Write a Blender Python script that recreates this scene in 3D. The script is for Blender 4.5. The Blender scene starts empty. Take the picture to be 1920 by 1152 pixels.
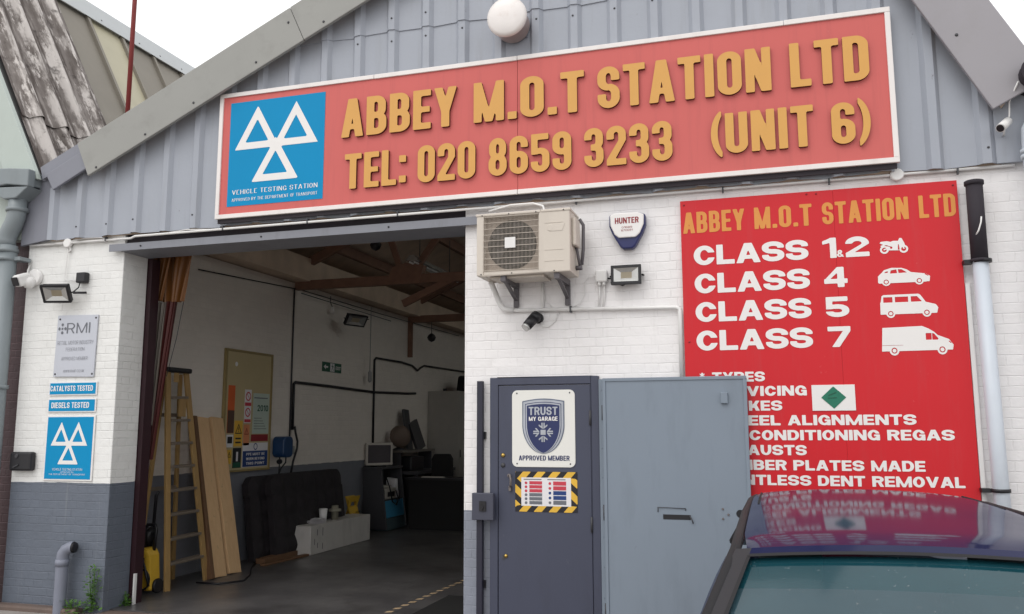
import bpy, bmesh, math, random
import numpy as np
from mathutils import Vector, Matrix
random.seed(7)
R = math.radians
S = bpy.context.scene
COL = S.collection

# ------------------------------------------------------------------ camera
cam_d = bpy.data.cameras.new("camera"); cam = bpy.data.objects.new("camera", cam_d); COL.objects.link(cam)
YAW, PIT, ROL = 0.29206, 0.14174, -0.00229
cy, sy, cp, sp, cr, sr = math.cos(YAW), math.sin(YAW), math.cos(PIT), math.sin(PIT), math.cos(ROL), math.sin(ROL)
fw = Vector((-sy*cp, cy*cp, sp)); rt = Vector((cy, sy, 0)); up = rt.cross(fw)
r2 = cr*rt + sr*up; u2 = -sr*rt + cr*up
m = Matrix((r2, u2, -fw)).transposed().to_4x4(); m.translation = Vector((0, -6.9, 1.65))
cam.matrix_world = m
cam_d.sensor_width = 36; cam_d.lens = 1607.3/1920*36; cam_d.clip_start = 0.05; cam_d.clip_end = 2000
S.camera = cam
# ------------------------------------------------------------------ light
SUN_EL, SUN_AZ = R(52), R(205)
w = bpy.data.worlds.new("World"); S.world = w; w.use_nodes = True
nt = w.node_tree; nt.nodes.clear()
sky = nt.nodes.new("ShaderNodeTexSky"); sky.sky_type = 'NISHITA'; sky.sun_disc = False
sky.sun_elevation = SUN_EL; sky.sun_rotation = SUN_AZ; sky.dust_density = 4.0; sky.air_density = 1.0
hs = nt.nodes.new("ShaderNodeHueSaturation"); hs.inputs['Saturation'].default_value = 0.22
hs.inputs['Value'].default_value = 1.0
bg = nt.nodes.new("ShaderNodeBackground"); bg.inputs['Strength'].default_value = 0.15
wo = nt.nodes.new("ShaderNodeOutputWorld")
nt.links.new(sky.outputs[0], hs.inputs['Color'])
# a bright overcast cloud layer over the sky, thinner in places
tc = nt.nodes.new("ShaderNodeTexCoord"); cn = nt.nodes.new("ShaderNodeTexNoise"); cn.inputs['Scale'].default_value = 2.2; cn.inputs['Detail'].default_value = 5
cm = nt.nodes.new("ShaderNodeMapRange"); cm.inputs['From Min'].default_value = .3; cm.inputs['From Max'].default_value = .7; cm.inputs['To Min'].default_value = 7.5; cm.inputs['To Max'].default_value = 9.5
cc = nt.nodes.new("ShaderNodeCombineXYZ"); cl = nt.nodes.new("ShaderNodeMix"); cl.data_type = 'RGBA'; cl.inputs[0].default_value = .88
nt.links.new(tc.outputs['Generated'], cn.inputs['Vector']); nt.links.new(cn.outputs['Fac'], cm.inputs['Value'])
for i in range(3): nt.links.new(cm.outputs[0], cc.inputs[i])
nt.links.new(hs.outputs[0], cl.inputs[6]); nt.links.new(cc.outputs[0], cl.inputs[7])
nt.links.new(cl.outputs[2], bg.inputs['Color']); nt.links.new(bg.outputs[0], wo.inputs['Surface'])
sl = bpy.data.lights.new("sun", 'SUN'); sl.energy = 0.7; sl.angle = R(35); sl.color = (1, .97, .93)
so = bpy.data.objects.new("sun", sl); COL.objects.link(so)
# direction towards the sun: in front of the facade, high, a little left of the camera
sd = Vector((-0.35, -0.75, 1.05)).normalized()
so.rotation_euler = sd.to_track_quat('Z', 'Y').to_euler()
sky.sun_elevation = math.asin(sd.z); sky.sun_rotation = math.atan2(sd.x, sd.y)
S.view_settings.view_transform = 'Standard'; S.view_settings.look = 'None'; S.view_settings.gamma = 1
S.view_settings.use_curve_mapping = False
S.view_settings.exposure = 0.12

# ------------------------------------------------------------------ materials
def srgb(r, g, b):
    f = lambda c: (c/255/12.92 if c/255 <= .04045 else ((c/255+.055)/1.055)**2.4)
    return (f(r), f(g), f(b))
MATS = {}
def nd(t, typ, **kw):
    n = t.nodes.new(typ)
    for k, v in kw.items():
        if k in n.inputs.keys(): n.inputs[k].default_value = v
        else: setattr(n, k, v)
    return n
def ramp(t, src, p0, c0, p1, c1):
    r = t.nodes.new('ShaderNodeValToRGB'); e = r.color_ramp.elements
    e[0].position = p0; e[0].color = (*c0, 1) if len(c0) == 3 else c0
    e[1].position = p1; e[1].color = (*c1, 1) if len(c1) == 3 else c1
    t.links.new(src, r.inputs['Fac']); return r.outputs['Color']
def mixc(t, fac, a, b, typ='MIX'):
    n = t.nodes.new('ShaderNodeMix'); n.data_type = 'RGBA'; n.blend_type = typ
    for sock, val in ((n.inputs[0], fac), (n.inputs[6], a), (n.inputs[7], b)):
        if hasattr(val, 'links'): t.links.new(val, sock)
        elif isinstance(val, (int, float)): sock.default_value = val
        else: sock.default_value = (*val, 1)
    return n.outputs[2]
def base(name):
    m = bpy.data.materials.new(name); m.use_nodes = True
    return m, m.node_tree, m.node_tree.nodes['Principled BSDF']
def pos(t, sx=1, sy_=1, sz=1):
    g = t.nodes.new('ShaderNodeNewGeometry')
    mp = t.nodes.new('ShaderNodeMapping'); mp.inputs['Scale'].default_value = (sx, sy_, sz)
    t.links.new(g.outputs['Position'], mp.inputs['Vector']); return mp.outputs[0]
def noise(t, vec, scale, detail=4, rough=.55):
    n = nd(t, 'ShaderNodeTexNoise', Scale=scale, Detail=detail, Roughness=rough)
    t.links.new(vec, n.inputs['Vector']); return n.outputs['Fac']
def bump(t, b, h, strength, dist):
    n = nd(t, 'ShaderNodeBump', Strength=strength, Distance=dist); t.links.new(h, n.inputs['Height'])
    t.links.new(n.outputs[0], b.inputs['Normal']); return n
def M(name, col, rough=.5, metal=0., var=.12, scale=6., bmp=0., bscale=60., coat=0., spec=.5, dirt=0., dcol=(.06, .055, .05), dscale=(3, 3, .6), specks=0., scol=(.1, .09, .09)):
    if name in MATS: return MATS[name]
    m, t, b = base(name)
    p = pos(t)
    c = mixc(t, noise(t, p, scale), tuple(max(0, x*(1-var)) for x in col), tuple(min(1, x*(1+var)) for x in col))
    if dirt > 0:
        d = ramp(t, noise(t, pos(t, *dscale), 2.2, 6, .65), .52, (0, 0, 0), .78, (dirt,)*3)
        c = mixc(t, d, c, dcol)
    if specks > 0:
        k = ramp(t, noise(t, pos(t, 1, 1, .55), 16, 6, .75), .66, (0, 0, 0), .70, (specks,)*3)
        msk = ramp(t, noise(t, p, 1.3, 3), .48, (0, 0, 0), .62, (1, 1, 1))
        c = mixc(t, mixc(t, 1, k, msk, 'MULTIPLY'), c, scol)
    t.links.new(c, b.inputs['Base Color'])
    b.inputs['Roughness'].default_value = rough; b.inputs['Metallic'].default_value = metal
    b.inputs['Coat Weight'].default_value = coat; b.inputs['Coat Roughness'].default_value = .04
    b.inputs['Specular IOR Level'].default_value = spec
    if bmp > 0: bump(t, b, noise(t, p, bscale, 5), bmp, .01)
    MATS[name] = m; return m

m_shade_dark = M('painted_shade_dark', srgb(44, 38, 44), .8)  # flat dark colour standing in for shade below the sign and above the lintel
def brick_mat(name, top, low, zline, mortar_mul=.95, wob=.02, rough=.55, bstr=.48, dirt=.38, courses=True):
    """painted brickwork: brick relief in the bump, two paint colours meeting at a hand-cut line"""
    m, t, b = base(name)
    g = t.nodes.new('ShaderNodeNewGeometry'); sep = t.nodes.new('ShaderNodeSeparateXYZ'); t.links.new(g.outputs['Position'], sep.inputs[0])
    add = nd(t, 'ShaderNodeMath', operation='ADD'); t.links.new(sep.outputs[0], add.inputs[0]); t.links.new(sep.outputs[1], add.inputs[1])
    cmb = t.nodes.new('ShaderNodeCombineXYZ'); t.links.new(add.outputs[0], cmb.inputs[0]); t.links.new(sep.outputs[2], cmb.inputs[1])
    nz = nd(t, 'ShaderNodeTexNoise', Scale=9., Detail=3.); t.links.new(cmb.outputs[0], nz.inputs['Vector'])
    wv = nd(t, 'ShaderNodeVectorMath', operation='MULTIPLY_ADD'); t.links.new(nz.outputs['Color'], wv.inputs[0])
    wv.inputs[1].default_value = (.012, .012, 0); t.links.new(cmb.outputs[0], wv.inputs[2])
    br = t.nodes.new('ShaderNodeTexBrick'); br.offset = .5; br.squash = .5; br.squash_frequency = 2
    for k, v in dict(Scale=1., ).items(): br.inputs[k].default_value = v
    br.inputs['Mortar Size'].default_value = .006; br.inputs['Mortar Smooth'].default_value = 1.
    br.inputs['Brick Width'].default_value = .225; br.inputs['Row Height'].default_value = .075; br.inputs['Bias'].default_value = 0
    br.inputs['Color1'].default_value = (1, 1, 1, 1); br.inputs['Color2'].default_value = (.88, .88, .88, 1); br.inputs['Mortar'].default_value = (.9, .9, .9, 1)
    t.links.new(wv.outputs[0], br.inputs['Vector'])
    n1 = noise(t, g.outputs['Position'], 2.3, 6, .6)
    # paint line
    ns = noise(t, g.outputs['Position'], 5., 2)
    zz = nd(t, 'ShaderNodeMath', operation='MULTIPLY_ADD'); t.links.new(ns, zz.inputs[0]); zz.inputs[1].default_value = wob; t.links.new(sep.outputs[2], zz.inputs[2])
    gt = nd(t, 'ShaderNodeMath', operation='GREATER_THAN'); t.links.new(zz.outputs[0], gt.inputs[0]); gt.inputs[1].default_value = zline+wob/2
    c = mixc(t, gt.outputs[0], low, top)
    c = mixc(t, .35, c, br.outputs['Color'], 'MULTIPLY')
    mo = nd(t, 'ShaderNodeMath', operation='MULTIPLY'); t.links.new(br.outputs['Fac'], mo.inputs[0]); 
    nm = noise(t, g.outputs['Position'], 4.5, 3)
    t.links.new(ramp(t, nm, .4, (0, 0, 0), .65, (1, 1, 1)), mo.inputs[1])
    c = mixc(t, mo.outputs[0], c, mixc(t, 1, c, (mortar_mul,)*3, 'MULTIPLY'))
    d = ramp(t, n1, .5, (0, 0, 0), .8, (dirt,)*3)
    c = mixc(t, d, c, mixc(t, 1, c, (.74, .73, .71), 'MULTIPLY'))
    # streaks of rain dirt
    st = noise(t, pos(t, 7, 7, .5), 1.4, 5, .6)
    c = mixc(t, ramp(t, st, .6, (0, 0, 0), .85, (dirt*.8,)*3), c, (.5, .49, .46))
    t.links.new(c, b.inputs['Base Color']); b.inputs['Roughness'].default_value = rough
    inv = nd(t, 'ShaderNodeMath', operation='MULTIPLY_ADD'); t.links.new(br.outputs['Fac'], inv.inputs[0]); inv.inputs[1].default_value = -.8
    fm = nd(t, 'ShaderNodeMath', operation='MULTIPLY'); t.links.new(br.outputs['Fac'], fm.inputs[0]); t.links.new(ramp(t, noise(t, pos(t, 1, 1, 2.5), 1.7, 4, .6), .38, (.12,)*3, .62, (1,)*3), fm.inputs[1]); t.links.new(fm.outputs[0], inv.inputs[0])
    fine = noise(t, g.outputs['Position'], 38., 5, .6)
    big = noise(t, g.outputs['Position'], 13., 2)
    s1 = nd(t, 'ShaderNodeMath', operation='MULTIPLY_ADD'); t.links.new(fine, s1.inputs[0]); s1.inputs[1].default_value = .38; t.links.new(big, s1.inputs[2])
    t.links.new(s1.outputs[0], inv.inputs[2])
    sc = nd(t, 'ShaderNodeMath', operation='MULTIPLY_ADD'); sc.inputs[1].default_value = .35
    t.links.new(br.outputs['Color'], sc.inputs[0]); t.links.new(inv.outputs[0], sc.inputs[2])
    bump(t, b, sc.outputs[0], bstr, .011)
    MATS[name] = m; return m

WHITE = (.80, .80, .785)
m_brick = brick_mat('white_painted_brick', WHITE, srgb(100, 107, 119), 1.145)
m_brick_r = brick_mat('white_painted_brick_two', (.87, .85, .85), srgb(140, 145, 158), .985, bstr=.42, dirt=.42)
m_inwall = brick_mat('interior_painted_block', (.78, .72, .66), srgb(118, 120, 128), 1.14, bstr=.35, dirt=.3)
m_darkbrick = brick_mat('dark_bare_brick', srgb(70, 48, 52), srgb(66, 46, 50), .2, mortar_mul=1.8, dirt=.5)
m_clad = M('grey_cladding_paint', srgb(158, 163, 173), .42, var=.06, scale=3, bmp=.12, bscale=25, dirt=.30, dcol=(.22, .22, .22), dscale=(5, 5, .5), specks=.8, scol=(.13, .12, .13))
m_clad_dark = M('grey_flashing', srgb(128, 130, 140), .5, var=.1, scale=4, dirt=.3, dcol=(.12, .12, .12))
m_barge = M('barge_metal', srgb(147, 147, 143), .45, var=.07, scale=2.5, bmp=.06, bscale=18, dirt=.3, dcol=(.16, .155, .14), dscale=(2, 2, 2), specks=.5)
m_barge_r = M('barge_metal_pale', srgb(152, 149, 154), .45, var=.05, scale=2.5, bmp=.06, bscale=18, dirt=.2, dcol=(.25, .24, .22), dscale=(2, 2, 2))
m_steel_grey = M('lintel_grey', srgb(128, 130, 138), .5, var=.08, dirt=.3, dcol=(.1, .1, .1))
m_roof_under = M('roof_underside', srgb(205, 184, 164), .8, var=.35, scale=3, bmp=.3, bscale=12)
m_timber_dark = M('dark_timber', srgb(128, 96, 80), .75, var=.3, scale=8)
m_roof_top = M('roof_sheet', srgb(110, 110, 110), .7, var=.2)
def concrete(name, c1, c2, rough, stain):
    m, t, b = base(name); p = pos(t)
    c = mixc(t, ramp(t, noise(t, p, 1.3, 7, .6), .35, (0, 0, 0), .7, (1, 1, 1)), c1, c2)
    c = mixc(t, ramp(t, noise(t, p, .55, 5, .7), .55, (0, 0, 0), .72, (stain,)*3), c, (.018, .016, .015))
    c = mixc(t, ramp(t, noise(t, p, 34, 3, .6), .62, (0, 0, 0), .74, (.35,)*3), c, (.16, .15, .14))
    t.links.new(c, b.inputs['Base Color'])
    t.links.new(ramp(t, noise(t, p, 2.1, 5), .3, (rough*.75,)*3, .75, (rough*1.2,)*3), b.inputs['Roughness'])
    bump(t, b, noise(t, p, 22, 6, .65), .25, .01); return m
m_floor = concrete('garage_floor', srgb(92, 90, 90), srgb(66, 64, 66), .38, .85)
m_yard = concrete('yard_concrete', srgb(160, 154, 148), srgb(136, 130, 126), .85, .25)
m_thresh = concrete('threshold_concrete', srgb(112, 96, 88), srgb(92, 78, 72), .8, .4)
m_wpl = M('white_plastic', (.78, .77, .76), .4, var=.04, dirt=.2, dcol=(.4, .38, .34))
m_sky_grey = M('grey_plastic', srgb(150, 150, 150), .5)
m_blk = M('black_plastic', srgb(26, 25, 30), .45, var=.15)
m_blkmat = M('black_rubber', srgb(22, 21, 22), .8, var=.3, bmp=.2)
m_navy = M('navy_plastic', srgb(32, 38, 92), .35, var=.06)
m_glass_dk = M('lamp_glass', srgb(105, 105, 108), .12, var=.05)
m_refl = M('lamp_reflector', srgb(190, 190, 188), .25, metal=.6)
m_signred = M('sign_red_faded', srgb(204, 104, 100), .5, spec=.22, var=.045, scale=1.6, bmp=.03, bscale=2.0, dirt=.32, dcol=srgb(168, 88, 88), dscale=(7, 7, .45), specks=.35, scol=srgb(214, 150, 146))
m_red = M('sign_red', srgb(202, 24, 36), .42, var=.06, scale=1.3, dirt=.35, dcol=srgb(186, 62, 66), dscale=(6, 6, .6), specks=.4, scol=srgb(206, 120, 118), spec=.4)
m_gold = M('sign_gold', srgb(212, 158, 80), .5, var=.05)
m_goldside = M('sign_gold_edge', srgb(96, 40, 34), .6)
m_gold2 = M('sign_gold_vinyl', srgb(216, 142, 62), .4, var=.07, scale=14)
m_white_v = M('white_vinyl', (.80, .78, .765), .4, var=.03)
m_frame_w = M('white_frame', (.80, .76, .74), .4, var=.05, dirt=.25, dcol=(.45, .38, .35))
m_blue = M('sign_blue', srgb(0, 138, 190), .55, var=.05, scale=2, spec=.2)
m_alu = M('brushed_plate', srgb(190, 193, 202), .38, metal=.25, var=.04)
m_textgrey = M('text_grey', srgb(105, 108, 116), .5)
m_textfaint = M('text_faint', srgb(150, 152, 160), .5)
m_door = M('charcoal_door_paint', srgb(66, 70, 88), .5, var=.04, scale=2, bmp=.05, bscale=30, dirt=.3, dcol=(.03, .03, .04), specks=.5, scol=srgb(110, 112, 122))
m_door2 = M('grey_door_paint', srgb(126, 137, 150), .5, var=.04, scale=2, bmp=.05, bscale=14, dirt=.35, dcol=srgb(100, 108, 116), specks=.5, scol=srgb(98, 96, 94))
m_brass = M('brass', srgb(190, 160, 90), .3, metal=1.)
m_cream_ac = M('ac_cream', srgb(206, 197, 186), .45, var=.04, dirt=.25, dcol=srgb(150, 138, 125))
m_acdark = M('ac_fan_dark', srgb(26, 23, 23), .7)
m_acwire = M('ac_wire', srgb(186, 176, 164), .5)
m_bracket = M('bracket_steel', srgb(92, 88, 92), .5)
m_pipegrey = M('downpipe_grey', srgb(128, 136, 140), .45, var=.06, dirt=.3, dcol=(.12, .13, .13))
m_pipewhite = M('downpipe_white', srgb(196, 203, 212), .4, var=.05, dirt=.25, dcol=(.35, .36, .38))
m_pipeblk = M('downpipe_black', srgb(46, 41, 48), .85, var=.1)
m_amber = M('amber_sheet', srgb(118, 74, 32), .4, var=.15, scale=9)
m_maroon = M('maroon_sheet', srgb(82, 34, 32), .5, var=.2, scale=9)
m_ladder = M('ladder_yellow', srgb(164, 132, 84), .5, var=.15, dirt=.3, dcol=(.12, .09, .05))
m_tread = M('ladder_tread', srgb(128, 116, 104), .5, metal=.3)
def wood(name, c1, c2):
    m, t, b = base(name); p = pos(t, 14, 14, 1.2)
    c = mixc(t, noise(t, p, 2.2, 5, .6), c1, c2)
    c = mixc(t, ramp(t, noise(t, pos(t, 3, 3, 3), 4, 2), .66, (0, 0, 0), .74, (.5,)*3), c, tuple(x*.55 for x in c1))
    t.links.new(c, b.inputs['Base Color']); b.inputs['Roughness'].default_value = .65
    bump(t, b, noise(t, p, 3, 5), .15, .01); return m
m_plank = wood('pine_plank', srgb(224, 188, 144), srgb(200, 160, 116))
m_plank2 = wood('brown_timber', srgb(120, 88, 60), srgb(92, 64, 44))
m_yellow = M('yellow_plastic', srgb(204, 164, 52), .4, var=.06, dirt=.2)
m_creamdoor = M('cream_board', srgb(188, 172, 132), .6, var=.05)
m_dkblue = M('reel_blue', srgb(24, 60, 100), .4)
m_midblue = M('machine_blue', srgb(64, 140, 178), .45)
m_dkgrey = M('dark_grey_metal', srgb(62, 62, 66), .5)
m_beige = M('beige_metal', srgb(186, 180, 172), .5)
m_screen = M('screen_dark', srgb(84, 80, 84), .2)
m_orange = M('orange_print', srgb(212, 96, 40), .5)
m_brown = M('brown_print', srgb(88, 62, 50), .6)
m_pinkr = M('red_print', srgb(196, 60, 76), .5)
m_dkred = M('dark_red_print', srgb(140, 30, 40), .5)
m_green = M('green_print', srgb(24, 112, 88), .5)
m_dkgreen = M('dark_green_print', srgb(20, 84, 62), .5)
m_paleg = M('pale_green_print', srgb(186, 200, 190), .5)
m_bluep = M('blue_print', srgb(26, 58, 118), .5)
m_navyp = M('navy_print', srgb(34, 44, 92), .35, var=.18, scale=7)
m_blackp = M('black_print', srgb(24, 22, 30), .5)
m_haz_y = M('hazard_yellow', srgb(224, 178, 62), .45)
m_paper = M('paper', (.76, .74, .76), .6, var=.03)
m_silver = M('shield_silver', srgb(176, 180, 188), .3, metal=.5, var=.25, scale=9)
m_silver2 = M('shield_dark_silver', srgb(104, 112, 130), .3, metal=.5, var=.25, scale=9)
m_plate = M('plate_ivory', (.78, .77, .73), .4, var=.02)
m_rust = M('red_oxide_pole', srgb(128, 44, 42), .6, var=.15)
m_leaf = M('weed_leaf', srgb(78, 116, 44), .6, var=.4, scale=30)
m_quilt = M('dark_quilt', srgb(34, 29, 33), .85, var=.6, scale=9, bmp=.5, bscale=16)
m_redtank = M('red_tank', srgb(176, 40, 38), .35)
m_orangetank = M('orange_tank', srgb(190, 110, 60), .4)
m_lampw = M('lamp_opal', (.80, .76, .74), .35, var=.06, scale=12, dirt=.35, dcol=srgb(190, 165, 150), dscale=(4, 4, 4))
m_lampm = M('lamp_casing', srgb(178, 158, 154), .4, metal=.2, dirt=.3, dcol=(.2, .15, .13))
m_ngreen = M('pale_grey_green_paint', srgb(178, 188, 182), .5, var=.05, dirt=.2, dcol=(.3, .32, .3))
# old asbestos sheeting with flaking pale coating
def asb():
    m, t, b = base('weathered_asbestos')
    g = t.nodes.new('ShaderNodeNewGeometry'); sep = t.nodes.new('ShaderNodeSeparateXYZ'); t.links.new(g.outputs['Position'], sep.inputs[0])
    cmb = t.nodes.new('ShaderNodeCombineXYZ'); t.links.new(sep.outputs[1], cmb.inputs[0])
    mz = nd(t, 'ShaderNodeMath', operation='MULTIPLY'); mz.inputs[1].default_value = .17; t.links.new(sep.outputs[2], mz.inputs[0]); t.links.new(mz.outputs[0], cmb.inputs[1])
    n = noise(t, cmb.outputs[0], 7, 8, .68)
    c = mixc(t, ramp(t, n, .35, (0, 0, 0), .62, (1, 1, 1)), srgb(84, 76, 72), srgb(146, 139, 135))
    n2 = noise(t, cmb.outputs[0], 9.5, 9, .72)
    c = mixc(t, ramp(t, n2, .53, (0, 0, 0), .57, (.9,)*3), c, srgb(214, 208, 204))
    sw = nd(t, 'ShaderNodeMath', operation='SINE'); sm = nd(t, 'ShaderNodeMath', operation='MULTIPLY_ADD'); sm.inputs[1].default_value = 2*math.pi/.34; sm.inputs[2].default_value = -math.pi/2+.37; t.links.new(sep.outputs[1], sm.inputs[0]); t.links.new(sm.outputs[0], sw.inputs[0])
    s2 = nd(t, 'ShaderNodeMath', operation='MULTIPLY_ADD'); s2.inputs[1].default_value = .16; t.links.new(sw.outputs[0], s2.inputs[0]); t.links.new(n, s2.inputs[2])  # rib shading put into the colour: dark valleys, pale crests, with lichen and flaking
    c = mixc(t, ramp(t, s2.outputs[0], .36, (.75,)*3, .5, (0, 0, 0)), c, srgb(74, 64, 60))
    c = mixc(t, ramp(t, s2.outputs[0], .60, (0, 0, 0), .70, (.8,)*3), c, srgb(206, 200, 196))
    n3 = noise(t, g.outputs['Position'], 6, 6, .7)
    c = mixc(t, ramp(t, n3, .58, (0, 0, 0), .68, (.7,)*3), c, srgb(58, 50, 48))
    t.links.new(c, b.inputs['Base Color']); b.inputs['Roughness'].default_value = .9
    bump(t, b, n2, .5, .012); return m
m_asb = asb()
m_npanel = M('brown_grey_panel', srgb(128, 122, 112), .6, var=.12, scale=3, bmp=.1, bscale=20, dirt=.3, dcol=(.2, .19, .16))
m_rooflight = M('yellowed_rooflight', srgb(176, 170, 146), .5, var=.15, scale=2.5)
def carpaint():
    m, t, b = base('dark_blue_car_paint')
    c = mixc(t, noise(t, pos(t), 2, 3), (.006, .009, .045), (.012, .017, .065))
    t.links.new(c, b.inputs['Base Color']); b.inputs['Roughness'].default_value = .07; b.inputs['Coat Weight'].default_value = 0
    b.inputs['Specular IOR Level'].default_value = .22
    n = nd(t, 'ShaderNodeBump', Strength=.008, Distance=.01); t.links.new(noise(t, pos(t), 3.5, 2), n.inputs['Height'])
    t.links.new(n.outputs[0], b.inputs['Normal'])
    df = t.nodes.new('ShaderNodeBsdfDiffuse'); t.links.new(mixc(t, noise(t, pos(t), 9, 6, .65), (.018, .018, .052), (.04, .04, .08)), df.inputs[0])   # road film dulling the gloss
    mx = t.nodes.new('ShaderNodeMixShader'); t.links.new(ramp(t, noise(t, pos(t), 1.7, 5), .3, (.38,)*3, .7, (.55,)*3), mx.inputs[0])
    t.links.new(b.outputs[0], mx.inputs[1]); t.links.new(df.outputs[0], mx.inputs[2]); t.links.new(mx.outputs[0], t.nodes['Material Output'].inputs[0]); return m
m_car = carpaint()
m_trim = M('car_black_trim', srgb(22, 21, 25), .75, var=.1)
def carglass(name, tint, base_c, tr):
    m, t, b = base(name)
    c = mixc(t, noise(t, pos(t), 5, 6, .65), tuple(x*.8 for x in base_c), tuple(x*1.2 for x in base_c)); c = mixc(t, ramp(t, noise(t, pos(t), 60, 3), .66, (0, 0, 0), .74, (.35,)*3), c, (.3, .32, .32))
    t.links.new(c, b.inputs['Base Color']); t.links.new(ramp(t, noise(t, pos(t), 4, 5), .35, (.05,)*3, .7, (.16,)*3), b.inputs['Roughness'])
    b.inputs['Coat Weight'].default_value = .2; b.inputs['Coat Roughness'].default_value = .03
    tb = t.nodes.new('ShaderNodeBsdfTransparent'); tb.inputs[0].default_value = (*tint, 1)
    mx = t.nodes.new('ShaderNodeMixShader'); mx.inputs[0].default_value = tr
    out = t.nodes['Material Output']
    t.links.new(b.outputs[0], mx.inputs[1]); t.links.new(tb.outputs[0], mx.inputs[2]); t.links.new(mx.outputs[0], out.inputs[0]); return m
m_wind = carglass('windscreen_glass', (.5, .72, .74), srgb(62, 88, 98), .35)
m_band = carglass('sun_band_glass', (.2, .6, .58), srgb(26, 70, 80), .25)
m_sidegl = carglass('side_glass', (.3, .35, .35), srgb(20, 22, 26), .3)
m_tyre = M('tyre', srgb(28, 28, 28), .85)
m_rim = M('rim', srgb(160, 162, 165), .35, metal=.8)
m_seat = M('car_seat', srgb(96, 98, 102), .85)
m_lens = M('headlight_lens', srgb(200, 205, 210), .1)

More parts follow.
